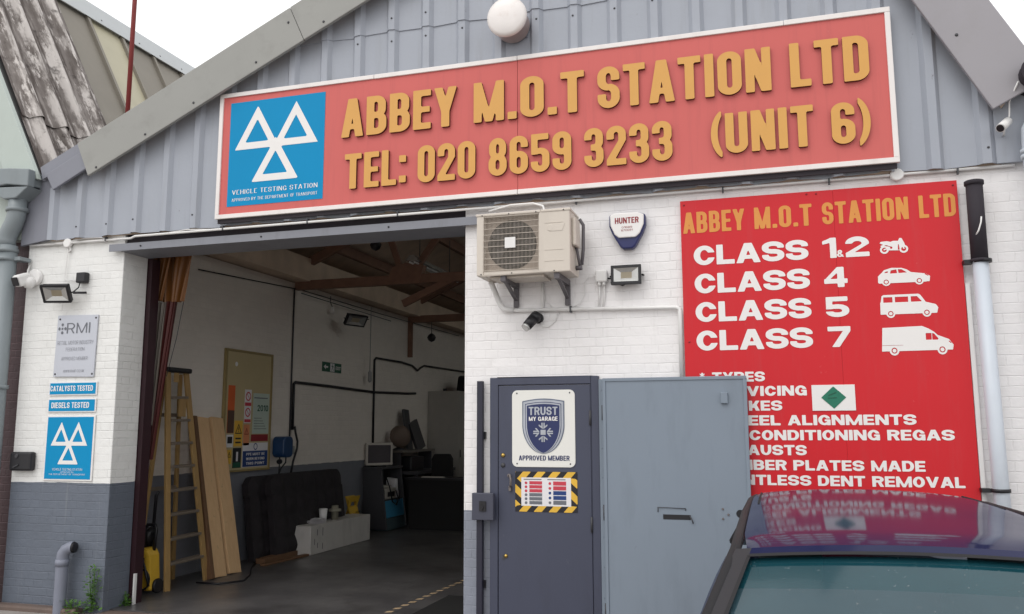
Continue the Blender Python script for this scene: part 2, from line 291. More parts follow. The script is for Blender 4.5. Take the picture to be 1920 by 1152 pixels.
# ------------------------------------------------------------------ mesh builder
WL = {}
SPLIT = {'screw', 'embossed_panel', 'cladding_screw', 'bolt', 'clip', 'hinge', 'rivet', 'cable', 'chain', 'chipped_mark', 'batten', 'bracket_arm', 'gland', 'heading_rule', 'escutcheon', 'safety_sign_row', 'added_glazing_bar', 'standing_seam', 'windscreen_seal'}
class B:
    def __init__(s): s.v = []; s.f = []; s.mi = []; s.m = 0; s.sm = []; s.smooth = False
    def poly(s, pts):
        k = len(s.v); s.v += [tuple(p) for p in pts]; s.f.append(list(range(k, k+len(pts)))); s.mi.append(s.m); s.sm.append(s.smooth); return s
    def raw(s, vs, fs):
        k = len(s.v); s.v += [tuple(p) for p in vs]
        for f in fs: s.f.append([i+k for i in f]); s.mi.append(s.m); s.sm.append(s.smooth)
        return s
    def box(s, x0, y0, z0, x1, y1, z1, mx=None):
        vs = [Vector((x, y, z)) for z in (z0, z1) for y in (y0, y1) for x in (x0, x1)]
        if mx is not None: vs = [mx @ v for v in vs]
        return s.raw(vs, [(0, 2, 3, 1), (4, 5, 7, 6), (0, 1, 5, 4), (2, 6, 7, 3), (0, 4, 6, 2), (1, 3, 7, 5)])
    def bar(s, a, b, wx, wz, upv=(0, 0, 1)):
        a = Vector(a); b = Vector(b); d = (b-a); L = d.length; d.normalize(); u = Vector(upv); sd = d.cross(u)
        if sd.length < 1e-4: sd = d.cross(Vector((0, 1, 0)))
        sd.normalize(); u = sd.cross(d)
        mx = Matrix((sd, d, u)).transposed().to_4x4(); mx.translation = a
        return s.box(-wx/2, 0, -wz/2, wx/2, L, wz/2, mx)
    def prism(s, pts, d, axis='y', d0=None):
        """pts 2-D polygon; axis y: (x,z) extruded from d0 to d; x: (y,z); z: (x,y)"""
        mk = {'y': lambda p, q: (p[0], q, p[1]), 'x': lambda p, q: (q, p[0], p[1]), 'z': lambda p, q: (p[0], p[1], q)}[axis]
        n = len(pts); vs = [mk(p, d0) for p in pts]+[mk(p, d) for p in pts]
        fs = [list(range(n)), list(range(2*n-1, n-1, -1))]+[(i, i+n, (i+1) % n+n, (i+1) % n) for i in range(n)]
        return s.raw(vs, fs)
    def tube(s, pts, r, n=10, cap=True):
        P = [Vector(p) for p in pts]; rs = r if isinstance(r, (list, tuple)) else [r]*len(P)
        rings = []; ref = None
        for i, p in enumerate(P):
            t = ((P[min(i+1, len(P)-1)]-p).normalized()+(p-P[max(i-1, 0)]).normalized()).normalized() if 0 < i < len(P)-1 else (P[min(i+1, len(P)-1)]-P[max(i-1, 0)]).normalized()
            if ref is None: ref = Vector((0, 0, 1)) if abs(t.z) < .9 else Vector((1, 0, 0))
            u = (ref-t*ref.dot(t)).normalized(); ref = u; v = t.cross(u)
            rings.append([p+rs[i]*(math.cos(2*math.pi*k/n)*u+math.sin(2*math.pi*k/n)*v) for k in range(n)])
        vs = [q for rg in rings for q in rg]; fs = []
        for i in range(len(P)-1):
            for k in range(n): fs.append((i*n+k, i*n+(k+1) % n, (i+1)*n+(k+1) % n, (i+1)*n+k))
        o = s.smooth; s.smooth = True; s.raw(vs, fs); s.smooth = o
        if cap: s.poly(rings[0][::-1]); s.poly(rings[-1])
        return s
    def lathe(s, prof, c, axis=(0, 0, 1), n=24):
        """prof: (radius, height) along the axis from point c"""
        ax = Vector(axis).normalized(); u = ax.orthogonal().normalized(); v = ax.cross(u); c = Vector(c)
        vs = [c+ax*h+r*(math.cos(2*math.pi*k/n)*u+math.sin(2*math.pi*k/n)*v) for r, h in prof for k in range(n)]
        fs = [(i*n+k, i*n+(k+1) % n, (i+1)*n+(k+1) % n, (i+1)*n+k) for i in range(len(prof)-1) for k in range(n)]
        o = s.smooth; s.smooth = True; s.raw(vs, fs); s.smooth = o
        if prof[0][0] > 1e-4: s.poly(vs[:n][::-1])
        if prof[-1][0] > 1e-4: s.poly(vs[-n:])
        return s
    def grid(s, fn, nu, nv):
        vs = [fn(i/nu, j/nv) for j in range(nv+1) for i in range(nu+1)]
        fs = [(j*(nu+1)+i, j*(nu+1)+i+1, (j+1)*(nu+1)+i+1, (j+1)*(nu+1)+i) for j in range(nv) for i in range(nu)]
        return s.raw(vs, fs)
    def islands(s):
        """the builder's loose pieces, each as a builder of its own"""
        key = {}; par = list(range(len(s.v)))
        def fd(i):
            while par[i] != i: par[i] = par[par[i]]; i = par[i]
            return i
        for i, p in enumerate(s.v):
            q = (round(p[0], 5), round(p[1], 5), round(p[2], 5))
            if q in key: par[fd(i)] = fd(key[q])
            else: key[q] = i
        for f in s.f:
            for i in f[1:]: par[fd(i)] = fd(f[0])
        out = {}
        for f, m_, sm in zip(s.f, s.mi, s.sm):
            o = out.setdefault(fd(f[0]), B()); k = len(o.v); o.v += [s.v[i] for i in f]; o.f.append(list(range(k, k+len(f)))); o.mi.append(m_); o.sm.append(sm)
        return list(out.values())
    def build(s, name, mats, parent=None, bev=0, fix=True):
        if name in SPLIT and parent is not None:
            parts = s.islands()
            if len(parts) > 1:
                return [p.build(name, mats, parent, bev, fix) for p in parts][0]
        if not isinstance(mats, (list, tuple)): mats = [mats]
        me = bpy.data.meshes.new(name); ob = bpy.data.objects.new(name, me); COL.objects.link(ob)
        if parent is None:
            a = np.array(s.v); o = Vector(((a[:, 0].min()+a[:, 0].max())/2, (a[:, 1].min()+a[:, 1].max())/2, a[:, 2].min())); ob.location = o
        else: o = WL[parent]; ob.parent = parent
        WL[ob] = o
        me.from_pydata([(x-o.x, y-o.y, z-o.z) for x, y, z in s.v], [], s.f)
        for mt in mats: me.materials.append(mt)
        me.polygons.foreach_set('material_index', s.mi); me.polygons.foreach_set('use_smooth', s.sm)
        if fix:
            bm = bmesh.new(); bm.from_mesh(me); bmesh.ops.remove_doubles(bm, verts=bm.verts, dist=1e-5)
            bmesh.ops.recalc_face_normals(bm, faces=bm.faces); bm.to_mesh(me); bm.free()
        me.update()
        if bev:
            md = ob.modifiers.new('bevel', 'BEVEL'); md.width = bev; md.segments = 2; md.limit_method = 'ANGLE'; md.angle_limit = R(40)
        return ob
def tag(o, label, cat, group=None, kind=None):
    o['label'] = label; o['category'] = cat
    if group: o['group'] = group
    if kind: o['kind'] = kind
    return o
def thing(name, label, cat, loc, group=None):
    o = bpy.data.objects.new(name, None); COL.objects.link(o); o.location = loc; o.empty_display_size = .1
    WL[o] = Vector(loc); return tag(o, label, cat, group)
def struct(o): o['kind'] = 'structure'; o['label'] = o.get('label', o.name.replace('_', ' ')); return o

# ------------------------------------------------------------------ lettering: letters drawn as 2-D solids and meshed
def f_bx(X, Y, x0, y0, x1, y1): return np.maximum(np.maximum(x0-X, X-x1), np.maximum(y0-Y, Y-y1))
def f_rr(X, Y, x0, y0, x1, y1, rx, ry):
    cx, cy_ = (x0+x1)/2, (y0+y1)/2; hx, hy = (x1-x0)/2, (y1-y0)/2; rx = max(1e-3, min(rx, hx)); ry = max(1e-3, min(ry, hy))
    qx = np.abs(X-cx)-(hx-rx); qy = np.abs(Y-cy_)-(hy-ry)
    e = (np.sqrt((np.maximum(qx, 0)/rx)**2+(np.maximum(qy, 0)/ry)**2)-1)*min(rx, ry)
    return np.where((qx > 0) & (qy > 0), e, np.maximum(qx-rx, qy-ry))
def f_pl(X, Y, *pts):
    a = sum(pts[i][0]*pts[(i+1) % len(pts)][1]-pts[(i+1) % len(pts)][0]*pts[i][1] for i in range(len(pts)))
    if a < 0: pts = pts[::-1]
    r = None
    for i in range(len(pts)):
        (ax, ay), (bx_, by) = pts[i], pts[(i+1) % len(pts)]; L = math.hypot(bx_-ax, by-ay) or 1
        d = -((bx_-ax)*(Y-ay)-(by-ay)*(X-ax))/L
        r = d if r is None else np.maximum(r, d)
    return r
STY = {  # width, vertical stem, horizontal stem, corner rx (of width), corner ry, gap
    'cond': (.47, .182, .158, .5, .22, .075),
    'ext': (.98, .30, .225, .5, .5, .07),
    'wide': (.86, .27, .215, .5, .5, .075),
    'bold': (.60, .185, .165, .5, .36, .09),
    'serif': (.66, .15, .075, .5, .5, .16),
    'light': (.66, .105, .10, .48, .40, .14),
}
def glyph(ch, sty):
    W, s, t, rxf, ry, gap = STY[sty]; w = W
    bx, rr, pl = f_bx, f_rr, f_pl
    U = lambda *a: np.minimum.reduce(a); I = lambda *a: np.maximum.reduce(a); cut = lambda a, *b: np.maximum.reduce([a]+[-c for c in b])
    def ring(X, Y, x0, y0, x1, y1, ryy=None):
        ryy = ry if ryy is None else ryy; rx = rxf*(x1-x0)
        return cut(rr(X, Y, x0, y0, x1, y1, rx, ryy), rr(X, Y, x0+s, y0+t, x1-s, y1-t, max(rx-s, .03), max(ryy-t, .04)))
    def dsh(X, Y, y0, y1, x1, ryy=None):
        ryy = min(ry, (y1-y0)/2) if ryy is None else ryy; rx = rxf*x1
        o = rr(X, Y, -x1, y0, x1, y1, rx, ryy); i = rr(X, Y, -x1, y0+t, x1-s, y1-t, max(rx-s, .03), max(ryy-t, .04))
        return U(I(cut(o, i), -X), bx(X, Y, 0, y0, s, y1))
    def bar(X, Y, x0, y0, x1, y1, h): return pl(X, Y, (x0, y0), (x0+h, y0), (x1+h, y1), (x1, y1))
    h5 = min(ry, .25)
    def A(X, Y):
        a = s*.58; c = w/2; out = pl(X, Y, (0, 0), (w, 0), (c+a, 1), (c-a, 1))
        L = bar(X, Y, 0, 0, c-a, 1, s*1.02); Rr = bar(X, Y, w-s*1.02, 0, c+a-s*1.02, 1, s*1.02)
        return I(out, U(L, Rr, bx(X, Y, w*.2, .2, w*.8, .2+t*.85)))
    def S_(X, Y):
        a = cut(ring(X, Y, 0, .5-t/2, w, 1, h5*1.1), bx(X, Y, w/2, -1, 9, .66)); b = cut(ring(X, Y, 0, 0, w, .5+t/2, h5*1.1), bx(X, Y, -9, .34, w/2, 9)); return U(a, b)
    def six(X, Y): return U(cut(ring(X, Y, 0, 0, w, 1), bx(X, Y, w/2, .25, 9, .69)), ring(X, Y, 0, 0, w, .6, min(ry, .28)))
    def P_(X, Y): return U(bx(X, Y, 0, 0, s, 1), dsh(X, Y, .40, 1, w))
    D = {
        'A': (w*1.12, None), 'M': (w*1.33, None), 'W': (w*1.36, None), 'V': (w*1.1, None), 'X': (w*1.1, None), 'Y': (w*1.08, None), 'N': (w*1.05, None),
        'I': (s, lambda X, Y: bx(X, Y, 0, 0, s, 1)), '.': (s, lambda X, Y: bx(X, Y, 0, 0, s, t*1.15)),
        ':': (s, lambda X, Y: U(bx(X, Y, 0, .05, s, .05+t*1.2), bx(X, Y, 0, .62, s, .62+t*1.2))), ' ': (w*.42, None),
        'E': (w*.86, None), 'F': (w*.84, None), 'L': (w*.84, None), 'T': (w*.98, None), 'J': (w*.9, None), '1': (w*.66, None), '4': (w*1.06, None), '(': (w*.5, None), ')': (w*.5, None), '*': (w*.6, None), '&': (w*1.15, None)}
    if ch in D: w = D[ch][0]
    F = {
        'A': A, 'S': S_, '6': six, 'P': P_,
        'B': lambda X, Y: U(dsh(X, Y, 0, .5+t/2, w), dsh(X, Y, .5-t/2, 1, w*.96)),
        'C': lambda X, Y: cut(ring(X, Y, 0, 0, w, 1), bx(X, Y, w*.5, .37, 9, .63)),
        'D': lambda X, Y: dsh(X, Y, 0, 1, w),
        'E': lambda X, Y: U(bx(X, Y, 0, 0, s, 1), bx(X, Y, 0, 0, w, t), bx(X, Y, 0, .5-t*.45, w*.94, .5+t*.45), bx(X, Y, 0, 1-t, w, 1)),
        'F': lambda X, Y: U(bx(X, Y, 0, 0, s, 1), bx(X, Y, 0, .47-t*.45, w*.92, .47+t*.45), bx(X, Y, 0, 1-t, w, 1)),
        'G': lambda X, Y: U(cut(ring(X, Y, 0, 0, w, 1), bx(X, Y, w*.5, .3, 9, .64)), bx(X, Y, w*.52, .38, w, .38+t*.85), bx(X, Y, w-s*.9, .0, w, .45)),
        'H': lambda X, Y: U(bx(X, Y, 0, 0, s, 1), bx(X, Y, w-s, 0, w, 1), bx(X, Y, 0, .5-t/2, w, .5+t/2)),
        'I': D['I'][1], '.': D['.'][1], ':': D[':'][1],
        'J': lambda X, Y: cut(I(ring(X, Y, 0, 0, w, 2), Y-1), bx(X, Y, -9, .34, w/2, 9)),
        'K': lambda X, Y: I(bx(X, Y, 0, 0, w*1.02, 1), U(bx(X, Y, 0, 0, s, 1), bar(X, Y, s*.55, .28, w-s*1.15, 1, s*1.15), bar(X, Y, w-s*1.15, 0, w*.32, .66, s*1.15))),
        'L': lambda X, Y: U(bx(X, Y, 0, 0, s, 1), bx(X, Y, 0, 0, w, t)),
        'M': lambda X, Y: U(bx(X, Y, 0, 0, s*.92, 1), bx(X, Y, w-s*.92, 0, w, 1), bar(X, Y, w/2-s*.42, 0, s*.04, 1, s*.84), bar(X, Y, w/2-s*.42, 0, w-s*.88, 1, s*.84)),
        'N': lambda X, Y: U(bx(X, Y, 0, 0, s*.95, 1), bx(X, Y, w-s*.95, 0, w, 1), bar(X, Y, w-s*1.08, 0, s*.0, 1, s*1.08)),
        'O': lambda X, Y: ring(X, Y, 0, 0, w, 1), '0': lambda X, Y: ring(X, Y, 0, 0, w, 1),
        'R': lambda X, Y: U(P_(X, Y), bar(X, Y, w-s*1.04, 0, w*.42, .5, s*1.04)),
        'T': lambda X, Y: U(bx(X, Y, 0, 1-t, w, 1), bx(X, Y, w/2-s/2, 0, w/2+s/2, 1)),
        'U': lambda X, Y: I(ring(X, Y, 0, 0, w, 2), Y-1),
        'V': lambda X, Y: U(bar(X, Y, w/2-s*.5, 0, 0, 1, s), bar(X, Y, w/2-s*.5, 0, w-s, 1, s)),
        'W': lambda X, Y: U(bar(X, Y, w*.27-s*.45, 0, 0, 1, s*.9), bar(X, Y, w*.27-s*.45, 0, w*.5-s*.45, 1, s*.9), bar(X, Y, w*.73-s*.45, 0, w*.5-s*.45, 1, s*.9), bar(X, Y, w*.73-s*.45, 0, w-s*.9, 1, s*.9)),
        'X': lambda X, Y: U(bar(X, Y, 0, 0, w-s*1.1, 1, s*1.1), bar(X, Y, w-s*1.1, 0, 0, 1, s*1.1)),
        'Y': lambda X, Y: U(bar(X, Y, w/2-s*.5, .38, 0, 1, s*1.02), bar(X, Y, w/2-s*.52, .38, w-s*1.02, 1, s*1.02), bx(X, Y, w/2-s/2, 0, w/2+s/2, .45)),
        '1': lambda X, Y: U(bx(X, Y, w-s, 0, w, 1), pl(X, Y, (0, .68), (w-s*.5, .78), (w-s*.5, 1), (w-s*.8, 1), (0, .84))),
        '2': lambda X, Y: U(cut(ring(X, Y, 0, .32, w, 1), bx(X, Y, -9, -9, w/2, .66), bx(X, Y, -9, -9, 9, .6)), pl(X, Y, (0, t*.9), (s*1.1, t*.9), (w, .62), (w-s, .62)), bx(X, Y, 0, 0, w, t)),
        '3': lambda X, Y: U(cut(ring(X, Y, 0, .5-t/2, w*.98, 1, h5), bx(X, Y, -9, .5+t/2, w*.5, .7), bx(X, Y, -9, -9, w*.34, .6)), cut(ring(X, Y, 0, 0, w, .5+t/2, h5), bx(X, Y, -9, .3, w*.5, .5-t/2), bx(X, Y, -9, .4, w*.34, 9))),
        '4': lambda X, Y: U(bx(X, Y, w*.86-s, 0, w*.86, 1), bx(X, Y, 0, .19, w, .19+t), pl(X, Y, (0, .19+t*.2), (s*.9, .19+t), (w*.86, 1), (w*.86-s, 1), (0, .36))),
        '5': lambda X, Y: U(bx(X, Y, w*.04, 1-t, w*.95, 1), bx(X, Y, w*.02, .62-t, s*.95, 1), cut(ring(X, Y, 0, 0, w, .63, min(ry, .29)), bx(X, Y, -9, .28, w*.5, .63-t), bx(X, Y, -9, .4, w*.02, 9))),
        '7': lambda X, Y: U(bx(X, Y, 0, 1-t, w, 1), bar(X, Y, w*.16, 0, w-s*1.08, 1-t, s*1.08)),
        '8': lambda X, Y: U(ring(X, Y, 0, 0, w, .5+t/2, h5*1.1), ring(X, Y, w*.03, .5-t/2, w*.97, 1, h5*1.1)),
        '9': lambda X, Y: six(w-X, 1-Y),
        '(': lambda X, Y: I(cut(rr(X, Y, 0, -.13, w*3, 1.12, w*1.5, .62), rr(X, Y, s*.8, -.1, w*3, 1.1, w*1.5, .6)), X-w, bx(X, Y, 0, -.12, w, 1.11)),
        ')': lambda X, Y: I(cut(rr(w-X, Y, 0, -.13, w*3, 1.12, w*1.5, .62), rr(w-X, Y, s*.8, -.1, w*3, 1.1, w*1.5, .6)), -X, bx(X, Y, 0, -.12, w, 1.11)),
        '*': lambda X, Y: U(bx(X, Y, w/2-s*.3, .45, w/2+s*.3, 1), pl(X, Y, (0, .62), (.05*w, .52), (w, .82), (w*.95, .92)), pl(X, Y, (0, .82), (.05*w, .92), (w, .62), (w*.95, .52))),
        '&': lambda X, Y: U(cut(ring(X, Y, w*.1, .45, w*.75, 1, .27), bx(X, Y, 9, 9, 9, 9)), cut(ring(X, Y, 0, 0, w*.85, .58, .28), bx(X, Y, w*.55, .35, 9, 9)), bar(X, Y, w-s, 0, w*.2, .62, s)),
    }
    return w, F.get(ch), gap
GC = {}
def mesh2d(fn, x0, y0, x1, y1, n):
    """quads filling fn<=0 and its outline, on a grid of n cells per unit"""
    pad = 1.5/n; xs = np.arange(x0-pad, x1+pad+1/n, 1/n); ys = np.arange(y0-pad, y1+pad+1/n, 1/n)
    X, Y = np.meshgrid(xs, ys); V = fn(X, Y)+1e-7
    ins = V <= 0; polys = []; segs = []
    cnt = ins[:-1, :-1].astype(int)+ins[:-1, 1:]+ins[1:, 1:]+ins[1:, :-1]
    for j in range(cnt.shape[0]):
        i = 0; row = cnt[j]
        while i < len(row):
            if row[i] == 4:
                k = i
                while k < len(row) and row[k] == 4: k += 1
                polys.append([(xs[i], ys[j]), (xs[k], ys[j]), (xs[k], ys[j+1]), (xs[i], ys[j+1])]); i = k; continue
            if row[i] > 0:
                cs = [(i, j), (i+1, j), (i+1, j+1), (i, j+1)]; pg = []; ex = []
                for q in range(4):
                    (a, b), (c, d) = cs[q], cs[(q+1) % 4]; va, vc = V[b, a], V[d, c]
                    if va <= 0: pg.append((xs[a], ys[b]))
                    if (va <= 0) != (vc <= 0):
                        tt = va/(va-vc); pt = (xs[a]+(xs[c]-xs[a])*tt, ys[b]+(ys[d]-ys[b])*tt); pg.append(pt); ex.append((pt, va <= 0))
                polys.append(pg)
                if len(ex) == 2: segs.append((ex[0][0], ex[1][0]) if ex[0][1] else (ex[1][0], ex[0][0]))
            i += 1
    return polys, segs
PLANES = {'front': lambda o, u, v, d: (o[0]+u, o[1]-d, o[2]+v), 'side': lambda o, u, v, d: (o[0]+d, o[1]+u, o[2]+v)}
def place2d(bm, ps, o, sx, sz, depth=.0, plane='front', sides=True, shear=0, m0=0, m1=1):
    polys, segs = ps; mp = PLANES[plane]
    bm.m = m0
    for pg in polys: bm.poly([mp(o, (u+shear*v)*sx, v*sz, depth) for u, v in pg])
    if depth > .002 and sides:
        bm.m = m1
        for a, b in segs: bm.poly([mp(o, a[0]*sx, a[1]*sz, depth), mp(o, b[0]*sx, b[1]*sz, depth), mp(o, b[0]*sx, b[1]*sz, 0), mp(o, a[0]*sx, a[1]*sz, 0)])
    bm.m = 0
def text(bm, s, o, width, height, sty='bold', depth=.002, n=20, plane='front', m0=0, m1=1):
    W = STY[sty][0]; adv = 0; items = []
    for ch in s:
        key = (ch, sty, n)
        if key not in GC:
            w_, fn, gap = glyph(ch, sty)
            GC[key] = (w_, gap, mesh2d(fn, 0, -.13 if ch in '()' else 0, w_, 1.12 if ch in '()' else 1, n) if fn else None)
        w_, gap, ps = GC[key]; items.append((adv, ps)); adv += w_+gap
    adv -= gap; sx = width/adv
    for a, ps in items:
        if ps is None: continue
        oo = PLANES[plane](o, a*sx, 0, 0); place2d(bm, ps, oo, sx, height, depth, plane, m0=m0, m1=m1)
    return bm
def lettering(s, x0, x1, z0, z1, y, mat_, parent, sty='bold', depth=.002, n=20, name='lettering'):
    b = B(); text(b, s, (x0, y, z0), x1-x0, z1-z0, sty, depth, n)
    return b.build(name, mat_ if isinstance(mat_, list) else [mat_, mat_], parent, fix=False)
def lettering_side(s, y0, y1, z0, z1, x, mat_, parent, sty='bold', n=12):
    b = B(); text(b, s, (x, y0, z0), y1-y0, z1-z0, sty, .002, n, 'side'); return b.build('lettering', [mat_, mat_], parent, fix=False)
def shape2d(fn, ext, o, sx, sz, mat_, parent, name, depth=.002, n=40, plane='front'):
    b = B(); place2d(b, mesh2d(fn, *ext, n), o, sx, sz, depth, plane); return b.build(name, [mat_, mat_], parent, fix=False)

# ------------------------------------------------------------------ setting
def sheet(name, x0, y0, x1, y1, z, mt, label):
    o = B().poly([(x0, y0, z), (x1, y0, z), (x1, y1, z), (x0, y1, z)]).build(name, mt, fix=False); o['label'] = label; return struct(o)
sheet('ground', -300, -300, 300, 300, -.055, m_yard, 'worn concrete yard in front of the garage')
b = B(); b.box(-6.68, .10, -.20, 3.2, 15.7, -.03); o = b.build('floor', m_floor); o['label'] = 'stained grey concrete garage floor'; struct(o)
b = B(); b.box(-6.1, -.42, -.2, -2.5, .095, -.038); o = b.build('threshold', m_thresh, bev=.01); o['label'] = 'worn brown concrete threshold at the garage opening'; struct(o)
b = B(); b.box(-7.3, -.13, -.2, -6.3, -.004, -.005); o = b.build('kerb', m_thresh, bev=.02); o['label'] = 'low pale concrete plinth at the foot of the left pillar'; struct(o)

# ------------------------------------------------------------------ the garage
SL, SR = .461, -1.9
zl = lambda x: 4.159+SL*(x+6.42)          # lower edge of the left barge board
zr = lambda x: 4.856+SR*(x-1.147)         # lower edge of the right one
AX = (4.856+1.9*1.147-4.159-SL*6.42)/(SL+1.9); AZ = zl(AX)
G = thing('garage_building', 'white painted brick garage with grey corrugated gable and wide open vehicle doorway', 'building', (-2.5, 7, 0))
def jag(bm, x, y0, y1, z0, z1): pass
b = B(); b.box(-7.3, 0, -.2, -6.1, .345, 3.60); b.build('brick_pillar', m_brick, G, bev=.008)
b = B(); b.box(-2.5, 0, -.2, 3.3, .345, 3.60); b.build('front_wall', m_brick_r, G, bev=.008)
b = B(); b.box(-6.098, .03, 3.478, -2.502, .30, 3.60); b.build('recess_shade_strip', m_shade_dark, G)  # dark filler over the lintel, the shade of the gap painted on
b = B(); b.box(-7.0, .347, -.2, -6.68, 15.7, 3.80); b.build('side_wall', m_inwall, G)
b = B(); b.box(-7.0, 15.7, -.2, 3.3, 15.95, 7.0); b.build('back_wall', m_inwall, G)
b = B(); b.box(3.0, .347, -.2, 3.3, 15.7, 3.6); b.build('party_wall', m_inwall, G)
b = B(); b.box(-7.36, .37, 3.815, -6.42, 15.7, 4.15); b.build('eaves_gutter', m_roof_under, G)
# lintel: steel channel
b = B(); b.box(-6.225, -.07, 3.402, -2.28, -.058, 3.474); b.box(-6.1, -.0575, 3.402, -2.5, .34, 3.414); b.box(-6.225, -.0575, 3.464, -2.28, -.002, 3.474)
l = b.build('lintel', m_steel_grey, G)
b = B()
for x in (-5.85, -4.5, -3.2): b.lathe([(.009, 0), (.008, .006), (.003, .009)], (x, -.07, 3.438), (0, -1, 0), 8)
b.build('bolt', m_blk, l)
# gable cladding
b = B(); PITCH, RX = .3425, -3.543
def clad_profile(x0, x1):
    P = []; k0 = math.floor((x0-RX)/PITCH)-1; k1 = math.ceil((x1-RX)/PITCH)+1
    for k in range(k0, k1):
        c = RX+k*PITCH
        P += [(c-.062, -.045), (c-.030, -.082), (c+.030, -.082), (c+.062, -.045)]
    P = [p for p in P if x0 < p[0] < x1]; return [(x0, P[0][1] if P[0][1] == -.045 else -.045)]+P+[(x1, -.045)]
def roofz(x): return min(zl(x)+.22, zr(x)+.55)
def clad(x0, x1, zlo, zhi, off, wob=0):
    bb = B(); P = clad_profile(x0, x1)
    bx_ = [P[0]]
    for p, q in zip(P, P[1:]):
        n = max(1, int((q[0]-p[0])/.12))
        bx_ += [(p[0]+(q[0]-p[0])*i/n, p[1]+(q[1]-p[1])*i/n) for i in range(1, n+1)]
    for p, q in zip(bx_, bx_[1:]):
        za, zb = min(zhi, roofz(p[0])), min(zhi, roofz(q[0]))
        if za <= zlo+.01 and zb <= zlo+.01: continue
        za, zb = max(za, zlo), max(zb, zlo)
        ja = .006*math.sin(p[0]*9.1)+.004*math.sin(p[0]*23); jb = .006*math.sin(q[0]*9.1)+.004*math.sin(q[0]*23)
        bb.poly([(p[0], p[1]-off, zlo+ja), (q[0], q[1]-off, zlo+jb), (q[0], q[1]-off, zb), (p[0], p[1]-off, za)])
        bb.poly([(p[0], p[1]-off+.012, zlo+ja), (p[0], p[1]-off+.012, za), (q[0], q[1]-off+.012, zb), (q[0], q[1]-off+.012, zlo+jb)])
        bb.poly([(p[0], p[1]-off, zlo+ja), (p[0], p[1]-off+.012, zlo+ja), (q[0], q[1]-off+.012, zlo+jb), (q[0], q[1]-off, zlo+jb)])
    return bb.build('gable_cladding', m_clad, G)
b = B()
for k in range(-9, 16):
    x = RX+k*PITCH
    for z in (3.70, 5.20, 5.42):
        if z < roofz(x)-.35 and (k*7+int(z*10)) % 5: b.lathe([(.010, 0), (.009, .004), (.003, .006)], (x+.013*math.sin(k*3), -.082-(.01 if z > 5.28 else 0), z+.02*math.sin(k*5)), (0, -1, 0), 6)
b.build('cladding_screw', m_dkgrey, G)
clad(-7.0, 1.70, 3.572, 5.31, 0); clad(-7.0, 1.70, 5.285, 7.4, .010)
b = B(); b.prism([(-7.0, 3.575), (1.7, 3.575), (AX+1.45, AZ-2.3), (AX, AZ), (-6.6, zl(-6.6)+.1), (-7.0, 4.0)], -.025, 'y', .0)
b.build('gable_backing', m_roof_under, G)
b = B(); b.prism([(1.66, 3.572), (2.9, 3.572), (2.9, 4.12), (1.66, 4.12)], -.03, 'y', -.055); b.build('end_flashing', m_clad, G, bev=.004)
b = B(); b.prism([(-7.34, 3.53), (-7.005, 3.573), (-7.005, 4.22), (-7.34, 4.22)], -.03, 'y', -.07); b.build('end_flashing', m_clad_dark, G, bev=.004)
# barge boards
ul = Vector((1, SL)).normalized(); nl = Vector((-ul.y, ul.x)); A0 = Vector((-6.42, 4.159)); WLB = .383
def bp(s_, t_): q = A0+ul*s_+nl*t_; return (q.x, q.y)
SJ = 2.62
def barge(poly, y0, y1, mt, name='barge_board', screws=()):
    bb = B(); bb.prism(poly, y0, 'y', y1); o_ = bb.build(name, mt, G, bev=.006)
    if screws:
        sb = B()
        for x, z in screws: sb.lathe([(.013, 0), (.012, .004), (.006, .008)], (x, y0, z), (0, -1, 0), 8)
        sb.build('screw', m_dkgrey, o_)
    return o_
barge([bp(0, 0), bp(SJ, 0), bp(SJ, WLB), bp(0, WLB)], -.205, -.17, m_barge, screws=[bp(.12, .03), bp(.75, .05), bp(1.35, .06), bp(2.1, .07), bp(2.55, .25)])
LA = (AX-A0.x)/ul.x
barge([bp(SJ+.004, 0), (AX, AZ), (AX, AZ+.42), bp(SJ+.004, WLB)], -.207, -.172, m_barge, screws=[bp(SJ+.3, .3), bp(SJ+.25, .05), bp(SJ+1.2, .1)])
b = B(); b.prism([(-7.06, 4.20), (-6.40, 4.48), (-6.46, 4.62), (-7.10, 4.33)], -.128, 'y', .02); b.build('valley_plate', m_clad_dark, G)
barge([(-6.885, 4.062), (-6.36, 4.062+.25), (-6.44, 4.49), (-6.985, 4.235)], -.165, -.135, m_clad_dark)
ur = Vector((1, SR)).normalized(); nr = Vector((-ur.y, ur.x)); B0 = Vector((1.629, 3.939))
def bq(s_, t_): q = B0-ur*s_+nr*t_; return (q.x, q.y)
barge([bq(0, 0), bq(0, .42), bq(3.4, .42), (AX+.004, AZ+.75), (AX+.004, AZ-.0)], -.205, -.17, m_barge_r, screws=[bq(.62, .10), bq(1.4, .2)])
# soffit strips carrying the boards back to the cladding
b = B(); c0, c1 = bp(.0, .10), (AX, AZ+.1)
b.raw([(c0[0], -.17, c0[1]), (c1[0], -.17, c1[1]), (c1[0], -.02, c1[1]), (c0[0], -.02, c0[1])], [(0, 1, 2, 3)])
c0, c1 = bq(.0, .10), (AX, AZ+.15)
b.raw([(c0[0], -.17, c0[1]), (c1[0], -.17, c1[1]), (c1[0], -.02, c1[1]), (c0[0], -.02, c0[1])], [(0, 1, 2, 3)]); b.build('soffit', m_roof_under, G)
# roof slabs
def slab(p, q, th, y0, y1, mt, name):
    d = Vector((q[0]-p[0], q[1]-p[1])).normalized(); n_ = Vector((-d.y, d.x))*th
    bb = B(); bb.prism([p, q, (q[0]+n_.x, q[1]+n_.y), (p[0]+n_.x, p[1]+n_.y)], y0, 'y', y1); return bb.build(name, mt, G)
slab((-6.95, 4.16), (AX, AZ+.16), .06, -.12, 15.9, m_roof_under, 'roof')
